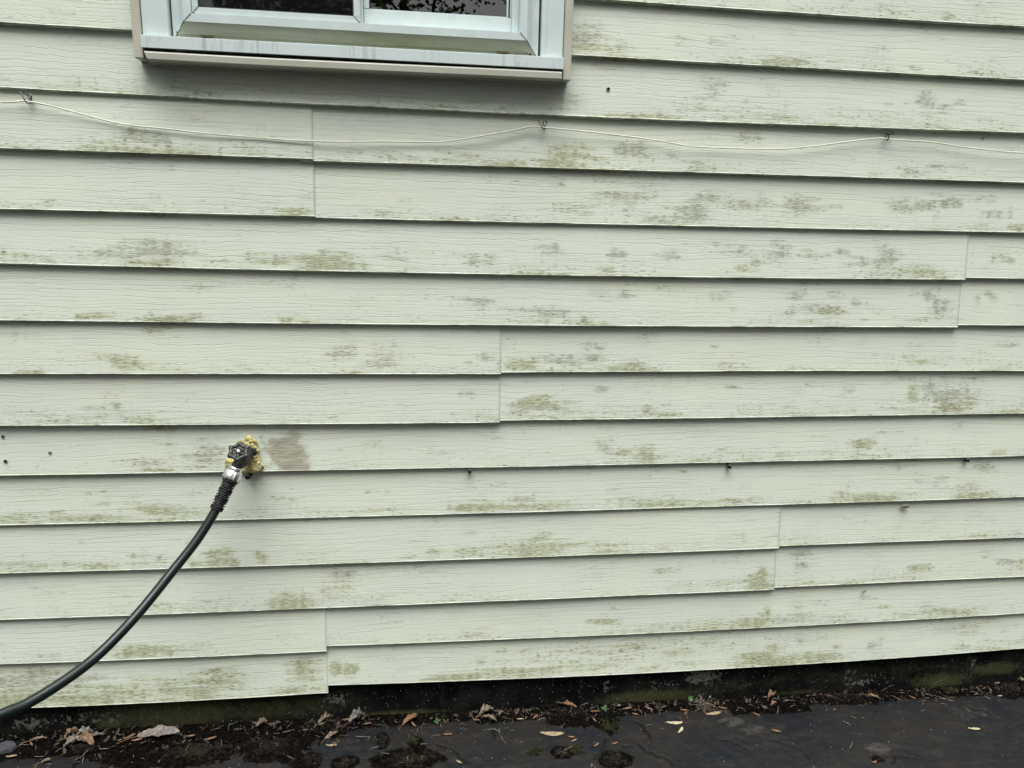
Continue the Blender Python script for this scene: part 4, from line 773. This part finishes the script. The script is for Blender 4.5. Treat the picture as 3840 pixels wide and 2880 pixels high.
curled_leaf(3, 905, 1050, 140, -30, 'b', "pointed brown leaf on the right end of the dark rubble heap", 0, .008, .25, seed_=20)
curled_leaf(3, 2180, 920, 120, -55, 't', "long tan leaf at the right picture edge", 0, .016, .3, seed_=21)
S_ = [(0, 105, 1557, 75, 8, 't', "tan seed at the lower left corner"), (0, 275, 1452, 55, -50, 'o', "orange seed below the hose's lower end"), (0, 1125, 1385, 90, 40, 'o', "orange seed just left of the large pale maple leaf, the upper one"),
 (0, 1190, 1415, 80, 15, 'o', "orange seed at the stem of the large pale maple leaf"), (0, 1650, 1382, 70, 10, 'o', "orange seed right of the large pale maple leaf"), (0, 1825, 1402, 90, 20, 'o', "second orange seed right of the large pale maple leaf"),
 (0, 1590, 1430, 40, 70, 'd', "small dull seed below the large pale maple leaf's tip"), (0, 1035, 1420, 35, 30, 't', "small tan seed left of the large pale maple leaf, lower one"),
 (1, 430, 1330, 50, 0, 'd', "dull flat seed in the dark soil left of the pale round pod"), (1, 555, 1282, 60, 20, 'p', "pale round seed pod beside the twisted leaf"), (1, 790, 1238, 75, 10, 'o', "orange seed left of the grey crumpled leaf"),
 (1, 965, 1275, 70, 12, 'o', "orange seed right of the grey crumpled leaf"), (1, 655, 1463, 90, -3, 't', "stick-like orange seed on bare asphalt under the shrivelled leaf"), (1, 1365, 1285, 70, -60, 'o', "orange seed under the orange wrinkled leaf"),
 (1, 1655, 1248, 40, 80, 'o', "small orange seed right of the green seedling"), (1, 1905, 1245, 60, -10, 'o', "orange seed at the left foot of the leaf cluster"), (1, 2105, 1100, 50, 15, 'b', "small brown seed on the stalk above the leaf cluster"),
 (1, 2105, 1180, 80, 75, 'b', "upright brown seed right of the leaf cluster"), (1, 1660, 1368, 75, 0, 'o', "flat orange seed on asphalt below the green seedling"), (1, 1755, 1608, 60, -40, 't', "chunky tan chip near the bottom edge"),
 (1, 1430, 1570, 60, 80, 'o', "pinkish seed standing in the brown moss mat"), (2, 75, 1237, 60, 0, 't', "rounded tan seed right of the leaf cluster"), (2, 120, 1225, 40, 70, 'o', "tiny orange seed beside the rounded tan seed"), (2, 200, 1215, 75, 50, 'o', "forked orange seed left of the rolled orange leaf"),
 (2, 355, 1358, 200, -6, 't', "largest tan winged seed lying alone on the asphalt"), (2, 515, 1392, 60, -10, 'o', "thin orange seed at the tip of the largest seed"), (2, 538, 1420, 65, 30, 'o', "orange seed below the tip of the largest seed"), (2, 730, 1458, 65, 40, 'o', "orange seed right of the largest one, on bare asphalt"),
 (2, 890, 1445, 60, 20, 'o', "orange seed above the large moss clump"), (2, 715, 1170, 70, -5, 'o', "flat orange seed at the wall right of the rolled leaf"), (2, 715, 1245, 60, -70, 'o', "upright orange seed below the flat orange one"), (2, 915, 1120, 70, 0, 'd', "dull brown seed at the wall right of the pale green seedling"),
 (2, 1000, 1142, 90, 15, 'b', "brown winged seed on the wall edge left of the cracks"), (2, 1062, 1160, 35, 80, 'o', "tiny upright orange seed by the wall"), (2, 1068, 1195, 60, -25, 'o', "slim red orange seed near the crack's top"), (2, 1185, 1145, 80, -40, 'b', "brown seed slanting at the wall above the pale seeds"),
 (2, 1410, 1267, 140, -5, 'p', "upper one of the two pale winged seeds on the asphalt"), (2, 1455, 1330, 95, 50, 'p', "lower one of the two pale winged seeds on the asphalt"), (2, 1490, 1160, 70, -10, 'o', "upper orange seed left of the dry weed clump"), (2, 1498, 1185, 60, 50, 'o', "lower orange seed left of the dry weed clump"),
 (2, 1745, 1185, 150, 8, 't', "long ribbed yellow brown seed below the dry weed clump"), (2, 1822, 1142, 75, -25, 'o', "orange seed right of the dry weed clump"), (2, 2115, 1198, 65, -45, 'o', "single orange seed on bare asphalt right of the dry weed clump"), (2, 685, 1640, 50, 70, 'o', "orange seed at the bottom edge left of the large moss clump"),
 (3, 75, 1340, 80, -25, 'o', "orange seed on open asphalt, right of the two pale ones"), (3, 575, 1155, 40, 20, 'o', "reddish seed in front of the dark rubble heap"), (3, 1250, 1052, 60, -55, 'o', "orange seed at the wall left of the grass sprig"), (3, 1515, 1063, 50, -20, 'o', "rounded orange seed under the grass sprig"),
 (3, 1900, 1057, 50, -60, 'b', "brown seed left of the right-hand leaf heap"), (3, 1915, 985, 60, 70, 'b', "pinkish brown seed upright at the left of the right-hand heap"), (3, 1980, 922, 80, 20, 't', "olive tan seed on top of the right-hand heap"), (3, 2005, 1037, 60, 5, 't', "tan seed in front of the right-hand heap"),
 (3, 1785, 1320, 105, -8, 'p', "lone pale slim seed on open asphalt at the right"), (3, 920, 1607, 60, 15, 'o', "orange seed by the small dark moss spot at the bottom")]
for s in S_: seed(*s)
# moss and dirt clumps
g = G("moss"); P0 = g.pos(); nn = g.noise(P0, 60., 4.); M_MOSS = {}
for k, (a_, b_) in {'dark': ((.003, .0028, .002), (.012, .011, .007)), 'green': ((.006, .009, .003), (.024, .030, .009)), 'brown': ((.005, .0038, .0025), (.026, .019, .011))}.items():
    g = G("moss_"+k); n = g.noise(g.pos(), 140., 3., .6); M_MOSS[k] = g.set(Base_Color=g.mix(g.ramp(n, .35, .65), a_, b_), Roughness=.95, Specular_IOR_Level=.15)
M_FR = {'dark': leaf_mat('frond_dark', (.002, .0018, .0012), (.018, .014, .009)), 'green': leaf_mat('frond_green', (.005, .008, .002), (.035, .04, .011)), 'brown': leaf_mat('frond_brown', (.003, .0022, .0014), (.034, .025, .013))}
def clump(tx, x, y, rx, ry, mat, label, seed_, tall=.007, nf=260):
    c = gpt(tx, x, y); a = gpt(tx, x+rx, y); b = gpt(tx, x, y+ry); RX, RY = abs(a.x-c.x), max(.008, abs(b.y-c.y)); rs = random.Random(seed_)
    t = empty("moss_clump", c); tag(t, label, "moss", "clumps of moss and dirt on the driveway")
    n, m = 14, 28; vs_ = [c+Vector((0, 0, tall))]; fs = []
    for i in range(1, n+1):
        for j in range(m):
            th = 2*math.pi*j/m; q = i/n; k = q*(1+.45*mnoise.noise(Vector((math.cos(th)*2.2+seed_, math.sin(th)*2.2, 0)))+.25*mnoise.noise(Vector((math.cos(th)*6+seed_, math.sin(th)*6, 0))))
            k *= .6; x_, y_ = k*RX*math.cos(th), k*RY*math.sin(th); z_ = tall*.6*(1-q**2)+.004*mnoise.noise(Vector((x_*140, y_*140, seed_)))*(1.1-q)-.0015*q*q
            vs_.append(c+Vector((x_, y_, z_)))
    for j in range(m): fs.append((0, 1+j, 1+(j+1) % m))
    for i in range(n-1):
        for j in range(m): p = 1+i*m; fs.append((p+j, p+m+j, p+m+(j+1) % m, p+(j+1) % m))
    link("mound", mesh(vs_, fs), M_MOSS[mat], t)
    vv, ff = [], []
    for i in range(nf*2):
        th = rs.uniform(0, 6.283); k = math.sqrt(rs.random())*1.15*(1+.3*mnoise.noise(Vector((math.cos(th)*3+seed_, math.sin(th)*3, 0)))); p = c+Vector((k*RX*math.cos(th), k*RY*math.sin(th), tall*max(0, 1-k*k)*.5))
        if mnoise.noise(p*70+Vector((seed_, 0, 0)))+.35-k*.45 < rs.uniform(-.12, .12): continue
        d = Vector((rs.gauss(0, .8), rs.gauss(0, .8), .7)).normalized()*rs.uniform(.002, .008); w_ = Vector((rs.gauss(0, 1), rs.gauss(0, 1), 0)).normalized()*.0006
        o_ = len(vv); vv += [p-w_, p+w_, p+d*.6+w_*.8, p+d]; ff += [(o_, o_+1, o_+2, o_+3)]
    link("fronds", mesh(vv, ff), M_FR[mat], t, False)
CL = [(1, 1090, 1430, 60, 70, 'dark', "black dirt clump on asphalt under the orange wrinkled leaf"), (1, 1360, 1425, 60, 45, 'green', "bright green moss tuft below the green seedling"), (1, 1340, 1590, 240, 80, 'brown', "wide brown moss mat at the bottom edge, left of centre"), (1, 470, 1600, 90, 60, 'dark', "dark moss lump at the bottom edge, right of the soil bed"),
 (1, 760, 1625, 100, 50, 'brown', "brown moss lump at the bottom edge left of the wide mat"), (0, 1650, 1530, 380, 90, 'brown', "broad bed of dark brown debris below the large pale maple leaf"), (1, 120, 1480, 230, 90, 'dark', "broad bed of black debris right of the brown one"), (2, 195, 1520, 60, 35, 'green', "small round olive moss spot, left of the two by the crossed straws"), (2, 425, 1535, 75, 45, 'brown', "brown moss spot under the crossed straws"),
 (2, 565, 1500, 65, 40, 'green', "olive moss spot right of the crossed straws"), (2, 880, 1590, 140, 65, 'brown', "large shaggy moss clump at the bottom edge, right of centre"), (2, 830, 1300, 80, 70, 'green', "ragged moss clump straddling the crack near the wall"), (3, 950, 1588, 50, 30, 'dark', "small dark moss spot with an orange seed"),
 (3, 1560, 985, 70, 22, 'green', "green moss cushion at the wall by the grass sprig"), (0, 700, 1490, 110, 40, 'dark', "black dirt under the leftmost leaf pile")]
for i, e in enumerate(CL): clump(*e, seed_=i+3, nf=int(400+e[3]*9))
# dirt, crumbs and twigs strewn along the wall: uncountable
vv, ff = [], []
def crumb(p, r):
    o_ = len(vv); q = [Vector((rr.gauss(0, 1), rr.gauss(0, 1), rr.gauss(0, .7))).normalized()*r*rr.uniform(.6, 1.2) for _ in range(4)]
    vv.extend([p+v for v in q]); ff.extend([(o_, o_+1, o_+2), (o_, o_+2, o_+3), (o_, o_+3, o_+1), (o_+1, o_+3, o_+2)])
for i in range(5200):
    x = rr.uniform(-1.25, 2.2); y = .018-abs(rr.gauss(0, .03)); 
    if x < 0 and rr.random() < .6: y -= rr.uniform(0, .11)
    crumb(Vector((x, y, gz(x)+.002)), rr.choice((.001, .0016, .0024, .0035)))
for (tx, x, y, rx, ry, cnt_) in ((3, 700, 1060, 300, 50, 700), (3, 2080, 985, 150, 70, 700), (2, 560, 1180, 350, 80, 500), (2, 1650, 1100, 150, 60, 300), (1, 600, 1300, 300, 90, 400)):
    for i in range(cnt_):
        p = gpt(tx, x+rr.gauss(0, rx*.45), y+rr.gauss(0, ry*.45)); crumb(p+Vector((0, 0, rr.uniform(.001, .010))), rr.choice((.0015, .0025, .004)))
lv_, lf_ = [], []
def flake(p, r):
    d = Vector((rr.gauss(0, 1), rr.gauss(0, 1), rr.gauss(0, .35))).normalized(); u_ = d.cross(Vector((rr.gauss(0, .3), rr.gauss(0, .3), 1))).normalized(); w_ = rr.uniform(.2, .5)*r; up_ = Vector((0, 0, r*rr.uniform(.1, .45))); o_ = len(lv_)
    q = [p-d*r, p-d*r*.3+u_*w_, p+d*r*.5+u_*w_*.8+up_*.3, p+d*r, p+d*r*.4-u_*w_+up_*.2, p-d*r*.4-u_*w_*.8]
    lv_.extend([Vector((v.x, min(v.y, .018), max(v.z, gz(v.x)+.001))) for v in q]+[p+up_]); lf_.extend([(o_+6, o_+k, o_+(k+1) % 6) for k in range(6)])
for i in range(420):
    x = rr.uniform(-1.2, 2.2); x = x if rr.random() < .6 else rr.choice((-.85, -.25, .25, .72, 1.2, 1.75))+rr.gauss(0, .07)
    y = .012-abs(rr.gauss(0, .022)); y = y-rr.uniform(0, .12) if x < .1 and rr.random() < .45 else y
    flake(Vector((x, y, gz(x)+.003)), rr.choice((.003, .005, .007, .011)))
tag(link("leaf_litter", mesh(lv_, lf_), leaf_mat("litter_bits", (.018, .013, .009), (.085, .062, .042), .85), None, False), kind='stuff')
tag(link("soil_crumbs", mesh(vv, ff), leaf_mat("soil_bits", (.0015, .0014, .0012), (.016, .012, .008), .95), None, False), kind='stuff')
vv, ff = [], []
def twig(p, q, r, bend=.002):
    mdl = p.lerp(q, .5)+Vector((rr.gauss(0, bend), rr.gauss(0, bend), abs(rr.gauss(0, bend)))); v_, f_ = tube_geo([p, mdl, q], r, 5); o_ = len(vv); vv.extend(v_); ff.extend([tuple(k+o_ for k in f) for f in f_])
for i in range(420):
    x = rr.uniform(-1.25, 2.2); y = .012-abs(rr.gauss(0, .075)); 
    if x > .7 and y < -.05 and rr.random() < .65: continue
    a = rr.uniform(0, 6.28); L = rr.choice((.006, .01, .016, .024)); p = Vector((x, y, gz(x)+.003)); q = p+Vector((L*math.cos(a), L*math.sin(a), rr.uniform(0, .005))); q.y = min(q.y, .018); twig(p, q, rr.uniform(.0002, .00045))
for (tx, x0, y0, x1, y1) in ((0, 690, 1575, 770, 1490), (0, 860, 1495, 940, 1490), (1, 860, 1385, 985, 1390), (1, 985, 1390, 965, 1420), (1, 1420, 1455, 1475, 1450), (1, 2035, 1315, 2100, 1338), (1, 2103, 1315, 2103, 1360), (2, 390, 1540, 530, 1465), (2, 590, 1120, 660, 1095), (2, 215, 1250, 290, 1225), (3, 130, 1082, 225, 1075), (3, 1690, 1130, 1750, 1170), (3, 650, 1255, 715, 1290), (3, 705, 1490, 735, 1430), (3, 1545, 1068, 1610, 1080), (3, 80, 1190, 90, 1125), (2, 380, 1510, 470, 1530), (0, 710, 1620, 725, 1560), (0, 300, 1560, 380, 1560), (1, 230, 1350, 310, 1330), (1, 500, 1300, 520, 1265)):
    twig(gpt(tx, x0, y0, .003), gpt(tx, x1, y1, .004), .0006, .001)
tag(link("twig_litter", mesh(vv, ff), leaf_mat("twig_bits", (.13, .11, .085), (.34, .31, .26), .8)), kind='stuff')
# fine pale grit on the asphalt
vv, ff = [], []
for i in range(420):
    x = rr.uniform(-1.2, 2.2); y = rr.uniform(-.42, 0); crumb(Vector((x, y, gz(x)+.001)), rr.choice((.0006, .0009, .0013)))
tag(link("grit", mesh(vv, ff), simple("pale_grit", (.34, .34, .31), .8), None, False), kind='stuff')
# loose asphalt slab at the left edge
c = gpt(0, 60, 1490); bm = bmesh.new(); P = [(-.03, -.016), (-.01, -.022), (.018, -.014), (.024, .004), (.008, .020), (-.012, .024), (-.032, .012)]
a_ = [bm.verts.new(c+Vector((x, y, -.001))) for x, y in P]; b_ = [bm.verts.new(c+Vector((x*.9, y*.9, .007))) for x, y in P]
for k in range(7): bm.faces.new((a_[k], a_[(k+1) % 7], b_[(k+1) % 7], b_[k]))
bm.faces.new(b_); tag(bm_obj("stone_flake", bm, simple("slate_grey", (.035, .037, .042), .8, var=.3, sc=80, bump=.001)), "flat grey stone flake at the left picture edge below the hose", "stone")

# ------------------------------------------------------------------ small plants
M_GRN = leaf_mat("seedling_leaf", (.03, .07, .018), (.06, .12, .035), .55); M_GRN2 = leaf_mat("dusty_leaf", (.03, .06, .025), (.06, .10, .045), .6); M_GRN3 = leaf_mat("sprig_leaf", (.03, .045, .015), (.06, .08, .025), .7)
def seedling(tx, x, y, leaves, mat, label, hgt=.012):
    c = gpt(tx, x, y); t = empty("seedling", c); tag(t, label, "seedling", "green seedlings at the wall")
    tube("stem", [c, c+Vector((0, -.001, hgt*.5)), c+Vector((0, -.002, hgt))], .0007, mat, t, 6); top = c+Vector((0, -.002, hgt))
    for a, L, w_ in leaves:
        A = math.radians(a); D = Vector((math.cos(A), math.sin(A)*.6-.1, math.sin(A)*.55+.1)).normalized(); S = D.cross(Vector((0, -1, .6))).normalized(); vs_, fs = [], []
        for i in range(9):
            u = i/8; w = w_*math.sin(math.pi*(.06+u*.88))**.7
            for v in (-1, -.5, 0, .5, 1): vs_.append(top+D*(u*L)+S*(v*w/2)+Vector((0, -.3, 1)).normalized()*(-.0012*math.sin(u*2.5)+.0012*v*v))
        for i in range(8):
            for j in range(4): q = i*5+j; fs.append((q, q+1, q+6, q+5))
        link("leaf", mesh(vs_, fs), mat, t)
seedling(1, 1565, 1280, [(100, .010, .006), (15, .010, .005), (190, .010, .005), (270, .009, .0055), (50, .007, .003)], M_GRN, "bright green four-leaved seedling at the foot of the wall")
seedling(2, 795, 1165, [(60, .011, .009), (160, .010, .008), (290, .010, .007)], M_GRN2, "dusty green seedling at the wall right of the rolled orange leaf", .010)
seedling(2, 140, 1172, [(20, .009, .008), (170, .008, .007)], M_GRN3, "dull two-leaved seedling above the tan seed", .006)
seedling(2, 1535, 1110, [(75, .016, .015)], M_GRN, "single round green leaf beside the dry weed clump", .012)
# dry weed clump with roots and small leaves
c = gpt(2, 1650, 1120); t = empty("dry_weed", c); tag(t, "tangled dry weed with curly brown roots at the wall, right of the crack", "weed")
vv, ff = [], []
for i in range(46):
    p = c+Vector((rr.gauss(0, .010), rr.gauss(0, .005), 0)); P = [p]; d = Vector((rr.gauss(0, 1), rr.gauss(-.2, .5), rr.uniform(.3, 1.2))).normalized()
    for k in range(5): d = (d+Vector((rr.gauss(0, .5), rr.gauss(0, .3), rr.gauss(-.25, .3)))).normalized(); q_ = P[-1]+d*rr.uniform(.004, .010); q_.z = max(q_.z, gz(q_.x)+.001); q_.y = min(q_.y, .02); P.append(q_)
    v_, f_ = tube_geo(catmull(P, 3), rr.uniform(.0004, .0009), 5); o_ = len(vv); vv += v_; ff += [tuple(k+o_ for k in f) for f in f_]
link("roots", mesh(vv, ff), ML['d'], t)
vv, ff = [], []
for i in range(16):
    p = c+Vector((rr.gauss(0, .018), rr.gauss(0, .006), rr.uniform(.002, .03))); d = Vector((rr.gauss(0, 1), rr.gauss(0, .5), rr.gauss(0, .6))).normalized()*rr.uniform(.006, .012); w_ = Vector((rr.gauss(0, 1), 0, rr.gauss(0, 1))).normalized()*.003
    o_ = len(vv); vv += [p, p+d*.5+w_, p+d, p+d*.5-w_]; ff += [(o_, o_+1, o_+2, o_+3)]
link("withered_leaves", mesh(vv, ff), ML['g'], t, False)
# grass sprig
c = gpt(3, 1385, 985); t = empty("grass_sprig", c); tag(t, "thin sprig of olive grass growing at the wall on the right", "grass")
for dx, dz in ((-.018, .045), (.02, .035), (.045, .028), (.055, .045), (.012, .028), (-.03, .012)):
    tube("blade", catmull([c, c+Vector((dx*.4, -.004, dz*.6)), c+Vector((dx, -.007, dz))], 5), lambda s, i, t_: max(.0002, .0008-.00005*i), M_GRN3, t, 6)

# scraps on the siding
def scrap(px, py, L, ang, mat, label, name="leaf_scrap"):
    c = at(px, py, .006); A = math.radians(ang); t = empty(name, c); tag(t, label, "leaf scrap")
    for k, (s, off) in enumerate(((1, 0), (.8, .35))):
        vs_, fs = [], []
        for i in range(9):
            u = i/8
            for v in (-1, -.5, 0, .5, 1):
                X = (u-.5)*L*s; Z = v*L*.2*math.sin(math.pi*(.1+u*.8))+off*L*.3
                vs_.append(c+Vector((X*math.cos(A)-Z*math.sin(A), -.004-.004*(1-v*v)-.0015*mnoise.noise(Vector((u*6, v*3, k*5+px))), X*math.sin(A)+Z*math.cos(A))))
        for i in range(8):
            for j in range(4): q = i*5+j; fs.append((q, q+1, q+6, q+5))
        link("fold", mesh(vs_, fs), ML[mat], t)
ML['s'] = leaf_mat('scrap_pale', (.10, .09, .07), (.22, .20, .165))
scrap(3390, 1897, .026, -6, 's', "crumpled grey brown scrap hanging under a siding lip at the right")
scrap(3238, 2215, .012, 30, 'd', "tiny brown scrap under a lip near the bottom right")

# ------------------------------------------------------------------ trees across the garden (seen mirrored in the pane)
g = G("foliage"); n = g.noise(g.pos(), 2.5, 3.); M_FOL = g.set(Base_Color=g.mix(g.ramp(n, .4, .6), (.035, .075, .018), (.09, .15, .035)), Roughness=.6, Specular_IOR_Level=.3)
M_BARK = simple("bark", (.06, .05, .04), .9, var=.3, sc=12, bump=.01)
def tree(x, y, h, cr, label, seed_, nl=9000, low=.2, dens=1.):
    rs = random.Random(seed_); t = empty("tree", (x, y, 0)); tag(t, label, "tree", "trees across the garden"); base = Vector((x, y, 0)); vv, ff = [], []; tips = []
    def br(p, d, L, r, lev):
        P = [p]; dd = d
        for k in range(4): dd = (dd+Vector((rs.gauss(0, .16), rs.gauss(0, .16), .05))).normalized(); P.append(P[-1]+dd*L/4)
        v_, f_ = tube_geo(P, lambda s, i, t_: r*(1-.13*i), 7); o_ = len(vv); vv.extend(v_); ff.extend([tuple(k+o_ for k in f) for f in f_])
        if lev >= 3: tips.append(P[2]); tips.append(P[-1]); return
        for k in range(5 if lev == 0 else 4):
            q = P[rs.choice((1, 2, 3, 4)) if lev else rs.choice((2, 3, 3, 4))]; a = rs.uniform(0, 6.28); e = rs.uniform(-.1, .8)
            br(q, Vector((math.cos(a), math.sin(a), e)).normalized(), L*rs.uniform(.45, .7), r*.5, lev+1)
    br(base, Vector((0, 0, 1)), h*.55, h*.03, 0); link("trunk", mesh(vv, ff), M_BARK, t)
    lv, lf = [], []
    for i in range(nl):
        p = rs.choice(tips)+Vector((rs.gauss(0, .32), rs.gauss(0, .32), rs.gauss(0, .28)))*dens
        d = Vector((rs.gauss(0, 1), rs.gauss(0, 1), rs.gauss(-.2, .6))).normalized(); s = d.orthogonal().normalized(); s.rotate(Matrix.Rotation(rs.uniform(0, 6), 3, d)); L = rs.uniform(.06, .11)
        o_ = len(lv); lv += [p, p+d*L*.5+s*L*.32, p+d*L, p+d*L*.5-s*L*.32]; lf += [(o_, o_+1, o_+2, o_+3)]
    link("crown", mesh(lv, lf), M_FOL, t, False)
tree(-1.4, -9.5, 7.5, 2.4, "leafy tree across the garden mirrored in the middle of the window", 11, 9000)
tree(2.4, -8.8, 6.5, 2.2, "thin branchy tree mirrored in the right end of the window", 23, 2600, dens=.7)
tree(5.8, -10.5, 7.5, 2.4, "dense tree mirrored at the right edge of the window", 31, 9000)
tree(-6.5, -11, 8, 2.6, "tall tree further left across the garden", 41, 9000)

wl_, wf_ = [], []  # tree mass behind the camera, added to block low sky light
rw = random.Random(77)
for a_ in np.arange(-88, 89, 9.):
    if -1 < a_ < 14: continue
    A = math.radians(a_+rw.uniform(-3, 3)); Rr = rw.uniform(9.5, 12.5); cx, cy = Rr*math.sin(A)*1.15, -1.8-Rr*math.cos(A)*.85
    hh_ = rw.uniform(8.5, 12); v_, f_ = tube_geo([Vector((cx, cy, 0)), Vector((cx+.1, cy, hh_*.5)), Vector((cx, cy+.2, hh_*.8))], lambda s_, i, t_: .16-.05*i, 8); o_ = len(wl_); wl_ += v_; wf_ += [tuple(k+o_ for k in f) for f in f_]
    blobs = [(Vector((cx+rw.gauss(0, 1.3), cy+rw.gauss(0, 1.0), rw.uniform(1.0, hh_))), rw.uniform(.7, 1.3)) for _ in range(17)]
    for i in range(3000):
        b_, r_ = rw.choice(blobs); d0 = Vector((rw.gauss(0, 1), rw.gauss(0, 1), rw.gauss(0, .8))).normalized()*r_*rw.uniform(.6, 1.05); p = b_+d0
        d = Vector((rw.gauss(0, 1), rw.gauss(0, 1), rw.gauss(-.2, .6))).normalized(); sdv = d.orthogonal().normalized(); sdv.rotate(Matrix.Rotation(rw.uniform(0, 6), 3, d)); L = rw.uniform(.16, .28)
        o_ = len(wl_); wl_ += [p, p+d*L*.5+sdv*L*.32, p+d*L, p+d*L*.5-sdv*L*.32]; wf_ += [(o_, o_+1, o_+2, o_+3)]
tag(link("sky_block_woods", mesh(wl_, wf_), M_FOL, None, False), kind='stuff')
